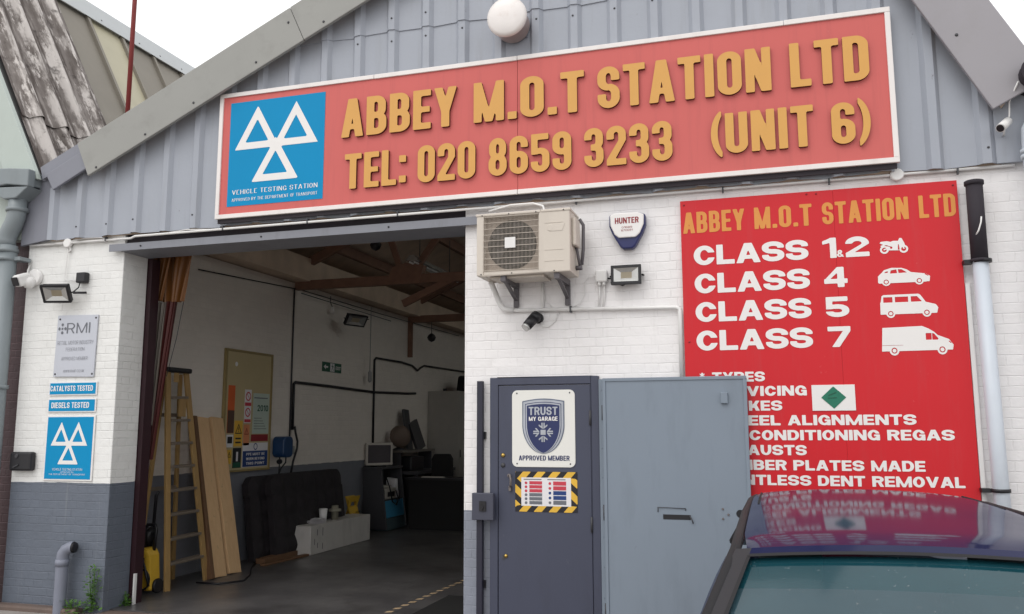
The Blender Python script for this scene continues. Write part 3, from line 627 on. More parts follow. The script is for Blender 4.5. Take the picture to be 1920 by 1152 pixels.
# the steep slope: sheeted ends, unseen middle glazing added to brighten the interior
for y0_, y1_ in ((-.12, 3.5), (11.5, 15.9)): slab((AX+.02, AZ+.12), (1.72, zr(1.72)+.28), .06, y0_, y1_, m_roof_under, 'roof')
m_gl, t_g, b_g = base('added_dirty_glazing'); b_g.inputs['Base Color'].default_value = (.25, .25, .24, 1); tb_ = t_g.nodes.new('ShaderNodeBsdfTransparent'); tb_.inputs[0].default_value = (.8, .82, .8, 1); mx_ = t_g.nodes.new('ShaderNodeMixShader'); mx_.inputs[0].default_value = .95
t_g.links.new(b_g.outputs[0], mx_.inputs[1]); t_g.links.new(tb_.outputs[0], mx_.inputs[2]); t_g.links.new(mx_.outputs[0], t_g.nodes['Material Output'].inputs[0])
for k in range(4): slab((AX+.03, AZ+.12), (1.72, zr(1.72)+.28), .012, 3.51+k*2, 5.49+k*2, m_gl, 'added_glazing')
for k in range(5): slab((AX+.02, AZ+.10), (1.72, zr(1.72)+.26), .05, 3.47+k*2, 3.52+k*2, m_timber_dark, 'added_glazing_bar')
slab((-6.98, 4.235), (AX-.02, AZ+.24), .015, -.12, 15.9, m_roof_top, 'roof_sheet')
# purlins and trusses
for k, x in enumerate((-6.2, -5.2, -4.2, -3.2, -2.0, -.9)):
    z = 4.16+(AZ-4.0)*(x+6.95)/(AX+6.95)-.10
    b = B(); b.box(x-.04, .1, z-.09, x+.04, 15.6, z+.06); b.build('purlin', m_timber_dark, G)
for y in (4.2, 8.35, 12.4):
    T = B(); T.box(-6.676, y-.05, 3.70, 1.6, y+.05, 3.83); T.bar((-6.6, y, 4.05), (AX, y, AZ-.1), .09, .12); T.bar((1.7, y, 3.9), (AX+.05, y, AZ-.2), .09, .12)
    for a, c in (((-5.25, 4.62), (-4.95, 3.78)), ((-4.85, 3.80), (-4.0, 4.95)), ((-3.6, 5.2), (-3.1, 3.78)), ((-3.0, 3.8), (-1.6, 6.1)), ((-.6, 6.6), (-1.5, 3.78))):
        T.bar((a[0], y, a[1]), (c[0], y, c[1]), .06, .09)
    T.prism([(-5.2, 3.72), (-4.7, 3.70), (-4.62, 3.95), (-4.9, 4.0), (-5.1, 3.95)], y-.06, 'y', y+.06)
    T.bar((-4.95, y, 3.42), (-4.2, y, 3.74), .06, .1)
    T.build('truss', m_timber_dark, G)
b = B(); b.box(-6.675, 8.3, 3.03, -6.60, 8.38, 3.70); b.build('truss_post', m_timber_dark, G)

# ------------------------------------------------------------------ the neighbour on the left
NB = thing('neighbour_building', 'neighbouring unit on the left with steep weathered corrugated roof and pale metal edge', 'building', (-9, 5, 0))
b = B(); b.box(-12, .05, -.2, -7.302, .35, 3.9); b.build('brick_wall', m_darkbrick, NB)
npl = lambda z: -7.15-(z-4.25)/1.9
def slope_pt(z, y, off=0): return (npl(z)+off*.885, y, z+off*.465)
b = B()
def asb_fn(z0, z1, lift):
    def fn(u, v):
        y = -.02+u*1.42; a = (y % .34)/.34
        h = .095*max(0, math.cos((a-.5)*2*math.pi))**.8 - .01
        return slope_pt(z0+(z1-z0)*v, y, h+lift+.01*v)
    return fn
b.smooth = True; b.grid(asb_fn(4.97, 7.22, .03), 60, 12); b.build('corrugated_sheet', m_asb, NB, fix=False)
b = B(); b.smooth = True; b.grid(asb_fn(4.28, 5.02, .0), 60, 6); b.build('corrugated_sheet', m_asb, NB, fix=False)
b = B(); b.raw([slope_pt(4.28, -.05, -.03), slope_pt(7.3, -.05, -.03), slope_pt(7.3, 15, -.03), slope_pt(4.28, 15, -.03)], [(0, 1, 2, 3)]); b.build('roof', m_roof_top, NB)
ys = [1.40, 1.95, 2.6, 3.25, 3.9, 4.6, 5.3, 6.2, 7.2, 8.4, 9.8]
for i in range(len(ys)-1):
    b = B(); y0, y1 = ys[i]+.004, ys[i+1]-.004
    b.raw([slope_pt(4.28, y0, .0), slope_pt(4.28, y1, 0), slope_pt(7.25, y1, .0), slope_pt(7.25, y0, .0)], [(0, 1, 2, 3)])
    b.build('roof_panel', m_rooflight if i == 1 else m_npanel, NB)
b = B()
for y in ys[1:]:
    b.bar(slope_pt(4.28, y, .02), slope_pt(7.22, y, .02), .05, .05, (.885, 0, .465))
b.build('standing_seam', m_npanel, NB)
b = B(); b.raw([slope_pt(7.18, .0, .06), slope_pt(7.18, 12, .06), slope_pt(7.47, 12, .07), slope_pt(7.47, .0, .07)], [(0, 1, 2, 3)])
b.raw([slope_pt(7.47, .0, .07), slope_pt(7.47, 12, .07), (-9.3, 12, 7.45), (-9.3, 0, 7.45)], [(0, 1, 2, 3)]); rf = b.build('ridge_flashing', M('pale_ridge', srgb(176, 180, 182), .4, var=.05), NB)
b = B()
for y in (2.2, 2.95, 3.4, 3.9): b.lathe([(.014, 0), (.01, .006)], slope_pt(7.25, y, .062), (.885, 0, .465), 6)
b.build('screw', m_dkgrey, rf)
b = B(); b.prism([(npl(4.20)-.36, 4.20), (npl(4.20)+.03, 4.20), (npl(7.4)+.03, 7.4), (npl(7.4)-.36, 7.4)], -.16, 'y', -.10); b.build('barge_board', m_ngreen, NB, bev=.006)
b = B(); b.prism([(-12, 3.6), (-7.32, 3.6), (-7.32, 4.26), (npl(7.38)-.05, 7.38), (-12, 7.38)], -.06, 'y', .04); b.build('gable_cladding', m_ngreen, NB)
b = B(); b.box(-7.34, -.08, 4.20, -6.95, 15, 4.24); b.build('valley_gutter', m_clad_dark, NB)

# the next unit on the right, just outside the photograph: it carries on the same terrace
NR = thing('neighbour_building', 'next unit of the terrace beyond the right hand drainpipe', 'building', (6, 5, 0))
b = B(); b.box(3.302, 0, -.2, 9.2, .345, 3.60); b.build('brick_wall', m_brick_r, NR, bev=.008)
zn = lambda x: 4.02+SL*(x-2.1)
b = B(); b.prism([(2.905, 3.572), (8.9, 3.572), (8.9, zn(8.9)), (2.36, 4.135), (2.905, 4.125)], -.03, 'y', -.055); b.build('gable_cladding', m_clad, NR)
b = B(); b.prism([(2.15, zn(2.15)), (9.0, zn(9.0)), (9.0, zn(9.0)+.42), (2.15, zn(2.15)+.42)], -.20, 'y', -.165); b.build('barge_board', m_barge, NR, bev=.006)
b = B(); b.prism([(2.1, zn(2.1)+.1), (9.0, zn(9.0)+.1), (9.0, zn(9.0)+.2), (2.1, zn(2.1)+.2)], -.16, 'y', 15.7); b.build('roof', m_roof_top, NR)
b = B(); b.box(9.0, .35, -.2, 9.2, 15.7, zn(9.0)+.1); b.build('side_wall', m_darkbrick, NR)

# rusty pole on the roof
o = B().tube([(-6.437, .3, 4.35), (-6.436, .3, 8.4)], .024, 10).build('pole', m_rust); tag(o, 'thin red oxide pole rising from behind the left barge board', 'pole')

# ------------------------------------------------------------------ rainwater goods
HP = thing('drainpipe', 'grey rainwater pipe with square hopper and swan neck at left corner', 'drainpipe', (-7.37, -.12, 0))
b = B()
x0, x1 = -7.72, -7.11
b.prism([(x0, 4.12), (x0, 4.33), (-7.38, 4.31), (-7.11, 4.28), (-7.11, 4.10), (-7.38, 4.14)], -.26, 'y', -.17)
b.prism([(x0, 4.13), (x1+.0, 4.10), (-7.26, 3.99), (-7.42, 3.99)], -.25, 'y', -.06)
b.box(x0, -.17, 4.12, x1-.02, -.06, 4.27)
b.build('hopper', m_pipegrey, HP, bev=.01)
b = B(); b.tube([(-7.335, -.15, 4.02), (-7.335, -.15, 3.86), (-7.345, -.15, 3.81), (-7.365, -.15, 3.75), (-7.40, -.15, 3.69), (-7.43, -.15, 3.63), (-7.44, -.15, 3.58), (-7.44, -.15, 3.5)], [.088]*8, 20); b.build('swan_neck', m_pipegrey, HP)
b = B(); b.tube([(-7.41, -.15, 3.52), (-7.41, -.15, -.05)], .088, 20); b.build('pipe', m_pipegrey, HP)
for z, xx in ((3.89, -7.335), (3.47, -7.42), (3.38, -7.42), (2.08, -7.41)):
    b = B(); b.lathe([(.09, -.02), (.104, -.02), (.104, .02), (.09, .02)], (xx, -.15, z), (0, 0, 1), 20); b.build('collar', m_pipegrey, HP)
b = B(); b.box(-7.33, -.16, 3.36, -7.24, -.02, 3.40); b.build('bracket', m_pipegrey, HP, bev=.004)

DP = thing('drainpipe', 'tall white drainpipe with black upper sleeve beside the red price board', 'drainpipe', (1.5, -.1, 0))
b = B(); b.tube([(1.485, -.10, 2.85), (1.487, -.10, 3.44)], .057, 20); b.lathe([(.057, 0), (.066, .002), (.066, .03), (.057, .034)], (1.487, -.1, 3.41), (0, 0, 1), 20); b.lathe([(.06, 0), (.066, .002), (.066, .02), (.06, .022)], (1.485, -.1, 2.84), (0, 0, 1), 20); b.build('black_sleeve', m_pipeblk, DP)
b = B(); b.tube([(1.515, -.10, -.05), (1.487, -.10, 2.88)], .053, 20); b.build('pipe', m_pipewhite, DP)
for z in (2.845, 1.22):
    b = B(); b.box(1.38, -.11, z-.014, 1.44, -.03, z+.014); b.lathe([(.056, -.012), (.064, -.012), (.064, .012), (.056, .012)], (1.50, -.10, z), (0, 0, 1), 20); b.build('bracket', m_blk, DP)
b = B(); b.tube([(1.46, -.14, 3.02), (1.48, -.165, 3.06), (1.50, -.16, 3.12), (1.505, -.16, 3.16)], .006, 6); b.build('wire_hook', m_wpl, DP)
DR = thing('drainpipe', 'white drainpipe with swan neck at the right edge below the pale barge board', 'drainpipe', (1.87, -.12, 0))
b = B(); b.tube([(1.96, -.14, 4.0), (1.95, -.14, 3.92), (1.90, -.14, 3.85), (1.865, -.14, 3.78), (1.862, -.14, 3.70), (1.862, -.14, -.05)], .055, 18); b.build('pipe', m_pipewhite, DR)
for z in (3.62, 3.58): b = B(); b.lathe([(.056, -.015), (.068, -.015), (.068, .015), (.056, .015)], (1.862, -.14, z), (0, 0, 1), 18); b.build('collar', m_pipewhite, DR)
b = B(); b.tube([(1.905, -.30, 4.16), (1.905, .2, 4.16)], .10, 18); b.tube([(1.905, -.32, 4.16), (1.905, -.30, 4.16)], .108, 18); o = b.build('gutter_end', m_pipeblk); tag(o, 'dark round gutter end beside the pale right barge board', 'gutter')
FP = thing('standpipe', 'short grey pipe with bent top rising in front of the left pillar', 'pipe', (-6.5, -.08, 0))
b = B(); b.tube([(-6.50, -.10, -.05), (-6.503, -.10, .43), (-6.497, -.10, .49), (-6.47, -.095, .53), (-6.43, -.085, .55), (-6.40, -.08, .55)], .055, 18, cap=False); b.build('pipe', M('standpipe_grey', srgb(124, 128, 142), .5), FP)
b = B(); b.lathe([(.03, -.02), (.048, -.02), (.048, .004), (.03, .01)], (-6.39, -.08, .55), (1, 0, 0), 16); b.build('pipe_opening', m_blk, FP)
b = B(); b.lathe([(.055, -.03), (.062, -.03), (.062, .03), (.055, .03)], (-6.503, -.10, .41), (0, 0, 1), 18); b.build('collar', MATS['standpipe_grey'], FP)

# ------------------------------------------------------------------ weeds
def weed(name, label, x, y, z, hh, n, spread, mt=None):
    b = B()
    for i in range(n):
        t_ = random.random(); px = x+random.gauss(0, spread)*(1-.4*t_); py = y-abs(random.gauss(0, spread*.6)); pz = z+t_*hh
        a = random.uniform(0, 6.28); L = random.uniform(.02, .05)*(1.2-.5*t_); wd = L*.38
        d = Vector((math.cos(a), math.sin(a), random.uniform(-.2, .7))).normalized(); sd_ = d.cross(Vector((0, 0, 1))).normalized()*wd
        p = Vector((px, py, pz)); b.poly([p, p+d*L*.5+sd_, p+d*L, p+d*L*.5-sd_])
    for i in range(6): b.tube([(x+random.gauss(0, .01), y, z), (x+random.gauss(0, spread), y-.03, z+hh*random.uniform(.5, 1))], .003, 4)
    return tag(b.build(name, mt or m_leaf, fix=False), label, 'weed')
weed('weed_plant', 'tall feathery green weed growing against the corner of the left pillar', -6.19, -.03, -.03, .42, 240, .05)
weed('weed_plant', 'low tuft of green weeds at the foot of the grey standpipe', -6.36, -.07, -.04, .12, 110, .07)
weed('weed_plant', 'small dark weed at the inner foot of the doorway reveal', -6.06, .28, -.035, .13, 70, .03)
# ------------------------------------------------------------------ the long fascia sign
SX0, SX1, SZ0, SZ1, SY = -4.977, 1.0, 3.625, 4.861, -.115
FS = thing('fascia_sign', 'long faded red sign with white frame and raised gold letters across the gable', 'sign', (-2, -.1, SZ0))
b = B(); b.box(SX0+.03, SY, SZ0+.03, -1.988, SY+.02, SZ1-.03); b.box(-1.984, SY, SZ0+.03, SX1-.03, SY+.02, SZ1-.03); b.box(SX0+.03, SY+.0205, SZ0+.03, SX1-.03, -.087, SZ1-.03); b.build('panel', m_signred, FS)
def frame(bb, x0, x1, z0, z1, w_, y0, y1):
    bb.box(x0, y0, z0, x1, y1, z0+w_); bb.box(x0, y0, z1-w_, x1, y1, z1); bb.box(x0, y0, z0+w_, x0+w_, y1, z1-w_); bb.box(x1-w_, y0, z0+w_, x1, y1, z1-w_); return bb
b = B(); Y0, Y1 = SY-.014, -.086; e = .04
b.box(SX0, Y0, SZ0, -1.988, Y1, SZ0+e); b.box(-1.984, Y0, SZ0, SX1, Y1, SZ0+e); b.box(SX0, Y0, SZ1-e, -3.35, Y1, SZ1); b.box(-3.346, Y0-.001, SZ1-e-.002, -1.988, Y1, SZ1-.001)
b.box(-1.984, Y0, SZ1-e, .22, Y1, SZ1); b.box(.223, Y0-.001, SZ1-e, SX1, Y1, SZ1+.002); b.box(SX0, Y0, SZ0+e, SX0+e, Y1, SZ1-e); b.box(SX1-e, Y0, SZ0+e, SX1, Y1, SZ1-e)
b.build('frame', m_frame_w, FS, bev=.004)
b = B(); b.box(SX0+.02, -.106, SZ0-.040, SX1-.02, -.087, SZ0-.001); b.build('under_sign_shade', m_shade_dark, FS)  # dark strip in place of the shadow along the sign's lower edge
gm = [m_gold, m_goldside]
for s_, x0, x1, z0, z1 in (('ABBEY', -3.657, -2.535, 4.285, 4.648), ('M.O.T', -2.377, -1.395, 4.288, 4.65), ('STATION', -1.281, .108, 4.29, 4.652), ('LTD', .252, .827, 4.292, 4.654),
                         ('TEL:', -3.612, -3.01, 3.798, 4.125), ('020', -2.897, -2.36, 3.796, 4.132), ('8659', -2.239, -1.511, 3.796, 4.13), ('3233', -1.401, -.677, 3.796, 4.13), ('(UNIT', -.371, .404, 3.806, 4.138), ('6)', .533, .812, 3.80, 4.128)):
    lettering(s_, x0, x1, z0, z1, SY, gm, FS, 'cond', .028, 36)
def mot_square(parent, x0, x1, z0, z1, y, lines, tri_top, tri_bot, tri_w, frame_w=0):
    b = B(); b.box(x0, y-.003, z0, x1, y, z1); b.build('blue_panel', m_blue, parent)
    cx = (x0+x1)/2
    def tri(X, Y):
        def t3(ax, ay, bx_, by, cx_, cy_, k):
            o = f_pl(X, Y, (ax, ay), (bx_, by), (cx_, cy_)); g = ((ax+bx_+cx_)/3, (ay+by+cy_)/3)
            inn = f_pl(X, Y, *[(g[0]+(p[0]-g[0])*k, g[1]+(p[1]-g[1])*k) for p in ((ax, ay), (bx_, by), (cx_, cy_))])
            return np.maximum(o, -inn)
        k = .53
        return np.minimum.reduce([t3(-1, -.09, .07, -.09, -.465, .86, k), t3(1, -.09, -.07, -.09, .465, .86, k), t3(-.56, -.83, .56, -.83, 0, .12, k)])
    h = tri_top-tri_bot; sz = h/1.69; o = (cx, y-.003, tri_bot+.83*sz)
    shape2d(tri, (-1.02, -.85, 1.02, .88), o, tri_w/2, sz, m_white_v, parent, 'triangle_emblem', .002, 36)
    for s_, w_, zz, hh, sty in lines: lettering(s_, cx-w_/2, cx+w_/2, zz, zz+hh, y-.003, m_white_v, parent, sty, .002, 14)
mot_square(FS, -4.856, -3.842, 3.738, 4.760, SY-.0005, [('VEHICLE TESTING STATION', .905, 3.850, .044, 'serif'), ('APPROVED BY THE DEPARTMENT OF TRANSPORT', .905, 3.783, .030, 'serif')], 4.704, 3.957, .885)

# ------------------------------------------------------------------ red price board
RB = thing('price_board', 'tall bright red board listing test classes and services beside the doors', 'sign', (.37, -.03, 1.04))
b = B(); b.box(-.64, -.035, 1.04, .5214, -.022, 3.476); b.box(.5220, -.035, 1.04, 1.388, -.022, 3.476); b.build('panel', m_red, RB, bev=.002)
b = B(); b.box(-.58, -.0215, 1.04, -.52, -.002, 3.45); b.box(1.28, -.0215, 1.04, 1.34, -.002, 3.45); b.build('batten', m_timber_dark, RB)
b = B(); b.box(1.392, -.03, 1.0, 1.425, -.004, 2.7); b.build('edge_strip', m_wpl, RB, bev=.003)
b = B()
for x, z in ((-.61, 3.44), (.33, 3.455), (.40, 3.453), (1.36, 3.44), (-.60, 2.33), (-.61, 1.7)): b.lathe([(.008, 0), (.007, .004), (.002, .006)], (x, -.035, z), (0, -1, 0), 8)
b.build('screw', m_dkred, RB)
g2 = [m_gold2, m_goldside]; Y = -.0352
for s_, x0, x1 in (('ABBEY', -.622, -.141), ('M.O.T', -.068, .362), ('STATION', .436, 1.047), ('LTD', 1.119, 1.368)): lettering(s_, x0, x1, 3.205, 3.378, Y, g2, RB, 'cond', .002, 24)
for zb, dgt in ((2.940, None), (2.713, '4'), (2.485, '5'), (2.258, '7')):
    lettering('CLASS', -.545, .322, zb, zb+.158, Y, m_white_v, RB, 'ext', .002, 24)
    if dgt: lettering(dgt, .425 if dgt != '7' else .43, .592, zb, zb+.155, Y, m_white_v, RB, 'ext', .002, 24)
lettering('1', .425, .525, 2.940, 3.098, Y, m_white_v, RB, 'ext', .002, 24); lettering('&', .527, .578, 2.945, 3.0, Y, m_white_v, RB, 'bold', .002, 20); lettering('2', .590, .758, 2.940, 3.096, Y, m_white_v, RB, 'ext', .002, 24)
lettering('*', -.53, -.49, 2.015, 2.085, Y, m_white_v, RB, 'bold')
for i, (s_, x0, x1) in enumerate((('TYRES', -.435, -.040), ('SERVICING', -.440, .259), ('BRAKES', -.440, .077), ('WHEEL ALIGNMENTS', -.395, 1.003), ('AIR CONDITIONING REGAS', -.440, 1.247), ('EXHAUSTS', -.440, .237), ('NUMBER PLATES MADE', -.440, 1.042), ('DENTLESS DENT REMOVAL', -.388, 1.293))):
    z0 = 2.010-i*.1115; lettering(s_, x0, x1, z0, z0+.076, Y, m_white_v, RB, 'wide', .002, 20)
    if i: lettering('*', -.53, -.49, z0+.005, z0+.075, Y, m_white_v, RB, 'bold')
# vehicle silhouettes (white vinyl, red windows cut out)
circ = lambda X, Y, cx, cy_, r: np.sqrt((X-cx)**2+(Y-cy_)**2)-r
U = lambda *a: np.minimum.reduce(a)
CUT = lambda a, *c: np.maximum.reduce([a]+[-k for k in c])
def wheels(X, Y, xs, r): return U(*[circ(X, Y, x, r, r) for x in xs])
def wh_cut(X, Y, xs, r): return U(*[np.maximum(circ(X, Y, x, r, r*.62), -circ(X, Y, x, r, r*.40)) for x in xs])
def bike(X, Y):
    wr = np.maximum(circ(X, Y, .36, .36, .36), -circ(X, Y, .36, .36, .2)); wf = np.maximum(circ(X, Y, 1.92, .36, .36), -circ(X, Y, 1.92, .36, .2))
    body = U(f_pl(X, Y, (.55, .30), (1.5, .25), (1.75, .75), (1.55, 1.12), (1.1, 1.15), (.62, .95)), f_pl(X, Y, (.0, .98), (.1, 1.12), (.62, 1.15), (1.1, 1.0), (.8, .75), (.35, .8)), f_pl(X, Y, (1.45, 1.0), (1.62, 1.38), (1.8, 1.36), (2.0, .9), (2.05, .7), (1.7, .62)), f_pl(X, Y, (1.78, .95), (1.9, .9), (2.0, .36), (1.88, .36)), f_pl(X, Y, (.3, .3), (.9, .5), (.85, .62), (.3, .42)), f_pl(X, Y, (.1, .62), (.5, .8), (.46, .9), (.06, .74)))
    return CUT(U(wr, wf, body), circ(X, Y, .92, .52, .10), f_pl(X, Y, (.45, .72), (1.0, .55), (1.02, .6), (.5, .78)), f_pl(X, Y, (1.45, .3), (1.6, .35), (1.55, .8), (1.48, .8)))
def carv(X, Y):
    wx = (.62, 2.92); r = .30
    body = U(f_pl(X, Y, (.05, .25), (3.62, .22), (3.68, .62), (3.4, .82), (2.4, .98), (.3, 1.0), (.06, .75)), f_pl(X, Y, (.2, .85), (.5, 1.22), (1.05, 1.38), (1.75, 1.34), (2.1, 1.2), (2.55, .85)), f_bx(X, Y, .1, .2, 3.4, .35))
    return CUT(U(body, wheels(X, Y, wx, r)), f_pl(X, Y, (.92, .94), (.98, 1.18), (1.38, 1.25), (1.42, .95)), f_pl(X, Y, (1.52, .95), (1.48, 1.25), (1.75, 1.23), (2.12, .97)), f_pl(X, Y, (.5, 1.0), (.62, 1.1), (.78, 1.13), (.76, 1.0)), wh_cut(X, Y, wx, r), f_pl(X, Y, (3.3, .78), (3.55, .62), (3.58, .66), (3.35, .84)))
def minibus(X, Y):
    wx = (.78, 3.22); r = .30
    body = U(f_pl(X, Y, (.08, .25), (3.9, .25), (4.0, .62), (3.85, .85), (2.9, 1.12), (.1, 1.1)), f_pl(X, Y, (.1, .9), (.22, 1.55), (.35, 1.62), (2.72, 1.62), (2.85, 1.55), (3.25, .95)))
    return CUT(U(body, wheels(X, Y, wx, r)), f_bx(X, Y, .32, 1.08, .95, 1.46), f_bx(X, Y, 1.12, 1.08, 2.02, 1.46), f_pl(X, Y, (2.2, 1.08), (2.2, 1.46), (2.62, 1.46), (2.95, 1.08)), wh_cut(X, Y, wx, r))
def bigvan(X, Y):
    wx = (.88, 4.02); r = .32
    body = U(f_pl(X, Y, (.05, .28), (4.7, .3), (4.76, .62), (4.5, .98), (3.85, 1.25), (.12, 1.3)), f_pl(X, Y, (.1, .9), (.16, 1.85), (2.8, 1.9), (3.2, 1.72), (3.55, 1.5), (3.95, 1.1)))
    return CUT(U(body, wheels(X, Y, wx, r)), f_bx(X, Y, 3.0, .98, 3.38, 1.42), f_pl(X, Y, (3.42, .97), (3.42, 1.42), (3.55, 1.38), (3.82, 1.05), (3.78, .97)), wh_cut(X, Y, wx, r), f_pl(X, Y, (4.45, .85), (4.62, .7), (4.64, .76), (4.5, .9)), f_pl(X, Y, (.1, .66), (1.5, .66), (1.5, .68), (.1, .69)))
shape2d(bike, (0, 0, 2.3, 1.4), (.832, Y, 2.950), .0855, .083, m_white_v, RB, 'motorcycle_silhouette', .002, 40)
shape2d(carv, (0, 0, 3.7, 1.4), (.800, Y, 2.705), .0985, .098, m_white_v, RB, 'car_silhouette', .002, 32)
shape2d(minibus, (0, 0, 4.02, 1.65), (.800, Y, 2.463), .1005, .107, m_white_v, RB, 'minibus_silhouette', .002, 32)
shape2d(bigvan, (0, 0, 4.8, 1.95), (.797, Y, 2.183), .1025, .112, m_white_v, RB, 'van_silhouette', .002, 32)
st = thing('sticker', 'white rectangular sticker with green diamond on the red price board', 'sticker', (.445, -.037, 1.78))
b = B(); b.box(.294, -.0405, 1.783, .598, -.0358, 1.975); b.build('backing', m_white_v, st)
def dia(X, Y): return np.abs(X)+np.abs(Y)*1.06-1
shape2d(dia, (-1, -1, 1, 1), (.447, -.0405, 1.880), .088, .088, m_green, st, 'green_diamond', .002, 24)
b = B(); b.prism([(.41, 1.893), (.465, 1.915), (.468, 1.922), (.412, 1.900)], -.045, 'y', -.0425); b.prism([(.405, 1.874), (.47, 1.878), (.47, 1.882), (.405, 1.878)], -.045, 'y', -.0425); b.build('emblem', m_dkgreen, st)

# ------------------------------------------------------------------ signs on the left pillar
RM = thing('membership_plaque', 'silver grey screwed plaque reading RMI on the left pillar', 'sign', (-6.6, -.01, 2.17))
b = B(); b.prism([(-6.853, 2.180), (-6.362, 2.170), (-6.352, 2.785), (-6.843, 2.795)], -.018, 'y', -.004); b.build('plate', m_alu, RM, bev=.002)
Yp = -.0182
lettering('RMI', -6.722, -6.437, 2.607, 2.713, Yp, m_textgrey, RM, 'light')
def rmi(X, Y):
    a = []
    for k in range(4):
        c, s_ = math.cos(k*math.pi/2), math.sin(k*math.pi/2); x, y = X*c+Y*s_, -X*s_+Y*c
        a.append(f_pl(x, y, (.38, 0), (.7, -.34), (1, -.15), (1, .15), (.7, .34)))
    return U(f_bx(X, Y, -.2, -.2, .2, .2), *a)
shape2d(rmi, (-1, -1, 1, 1), (-6.777, Yp, 2.658), .05, .055, m_textgrey, RM, 'emblem', .002, 20)
for s_, w_, z, h in (('RETAIL MOTOR INDUSTRY', .44, 2.495, .04), ('FEDERATION', .225, 2.430, .036), ('APPROVED MEMBER', .32, 2.338, .036), ('WWW.RMIF.CO.UK', .255, 2.218, .028)): lettering(s_, -6.604-w_/2, -6.604+w_/2, z, z+h, Yp, m_textfaint, RM, 'light', .002, 14)
b = B()
for x, z in ((-6.815, 2.755), (-6.375, 2.755), (-6.83, 2.205), (-6.38, 2.20)): b.lathe([(.011, 0), (.009, .004), (.003, .006)], (x, -.018, z), (0, -1, 0), 8)
b.build('screw', m_dkgrey, RM)
for nm, s_, z0, z1, xa, xb in (('CATALYSTS TESTED', 'CATALYSTS TESTED', 1.992, 2.126, -6.872, -6.355), ('DIESELS TESTED', 'DIESELS TESTED', 1.826, 1.962, -6.845, -6.388)):
    t_ = thing('notice_sign', 'small blue strip sign reading %s on the left pillar' % s_, 'sign', (-6.6, -.01, z0), 'blue tested strips on the pillar')
    b = B(); b.box(-6.893, -.014, z0, -6.312, -.004, z1); b.build('white_edge', m_white_v, t_, bev=.003)
    b = B(); b.box(-6.880, -.017, z0+.012, -6.325, -.0135, z1-.012); b.build('blue_panel', m_blue, t_)
    lettering(s_, xa, xb, z0+.042, z1-.038, -.0172, m_white_v, t_, 'bold', .002, 14)
MS = thing('testing_sign', 'blue three triangle vehicle testing sign low on the left pillar', 'sign', (-6.6, -.01, 1.165))
b = B(); b.box(-6.893, -.014, 1.163, -6.306, -.004, 1.798); b.build('white_edge', m_white_v, MS, bev=.004)
mot_square(MS, -6.875, -6.324, 1.180, 1.780, -.0138, [('VEHICLE TESTING STATION', .36, 1.262, .022, 'light'), ('APPROVED BY', .16, 1.240, .013, 'light'), ('THE DEPARTMENT OF TRANSPORT', .44, 1.218, .015, 'light')], 1.733, 1.322, .44)
KS = thing('key_safe', 'square black key safe box on the left pillar below the signs', 'key safe', (-7.13, -.03, 1.25))
b = B(); b.box(-7.262, -.075, 1.255, -6.998, -.002, 1.44); b.build('body', m_blk, KS, bev=.02)
b = B(); b.lathe([(.022, 0), (.018, .01)], (-7.17, -.075, 1.40), (0, -1, 0), 12); b.bar((-7.2, -.082, 1.29), (-7.14, -.082, 1.315), .01, .012); b.build('latch', m_dkgrey, KS)

# ------------------------------------------------------------------ lamps and cameras on the front
def flood(name, label, c, w_, h_, tilt, yaw_, group, bracket=True):
    t_ = thing(name, label, 'floodlight', c, group)
    mx = Matrix.Translation(c) @ Matrix.Rotation(yaw_, 4, 'Z') @ Matrix.Rotation(tilt, 4, 'X')
    b = B(); fr = .022
    for a in ((-w_/2, -.03, -h_/2, w_/2, .0, -h_/2+fr), (-w_/2, -.03, h_/2-fr, w_/2, 0, h_/2), (-w_/2, -.03, -h_/2+fr, -w_/2+fr, 0, h_/2-fr), (w_/2-fr, -.03, -h_/2+fr, w_/2, 0, h_/2-fr)): b.box(*a, mx)
    b.box(-w_/2+.006, .0005, -h_/2+.006, w_/2-.006, .03, h_/2-.006, mx)
    for k in range(7): b.box(-w_*.36+k*w_*.12-.003, .0305, -h_*.35, -w_*.36+k*w_*.12+.003, .05, h_*.35, mx)
    b.build('housing', m_blk, t_, bev=.003)
    b = B(); iw, ih = w_/2-fr-.001, h_/2-fr-.001
    o4 = [(-iw, -.024, -ih), (iw, -.024, -ih), (iw, -.024, ih), (-iw, -.024, ih)]; i4 = [(x*.45, -.004, z*.45) for x, _, z in o4]
    vs = [mx @ Vector(p) for p in o4+i4]; b.raw(vs, [(i, (i+1) % 4, (i+1) % 4+4, i+4) for i in range(4)]); rf_ = b.build('reflector', m_refl, t_)
    b = B(); b.raw([mx @ Vector((x*.999, -.004, z*.999)) for x, _, z in i4], [(0, 1, 2, 3)]); b.build('lamp_chip', M('led_chip', srgb(150, 140, 120), .5), t_)
    b = B(); 
    b.tube([mx @ Vector((w_/2+.004, .01, 0)), mx @ Vector((w_/2+.014, .03, 0)), Vector(c)+Vector((w_*.45, .10, .02))], .007, 6); b.tube([mx @ Vector((-w_/2-.004, .01, 0)), mx @ Vector((-w_/2-.014, .03, 0)), Vector(c)+Vector((-w_*.3, .10, .02))], .007, 6)
    b.build('bracket', m_blk, t_); return t_
FL = flood('floodlight', 'black floodlight tilted down above the silver plaque on the left pillar', (-6.75, -.15, 3.0), .28, .19, R(30), R(14), 'floodlights on the facade')
b = B(); b.box(-6.61, -.07, 3.11, -6.50, -.003, 3.215); b.build('sensor_box', m_navy if False else m_blk, FL, bev=.01)
b = B(); b.tube([(-6.56, -.06, 3.11), (-6.565, -.07, 3.06), (-6.60, -.10, 3.01)], .006, 6); b.tube([(-6.58, -.12, 3.0), (-6.50, -.03, 3.01)], .012, 8); b.build('arm', m_blk, FL)
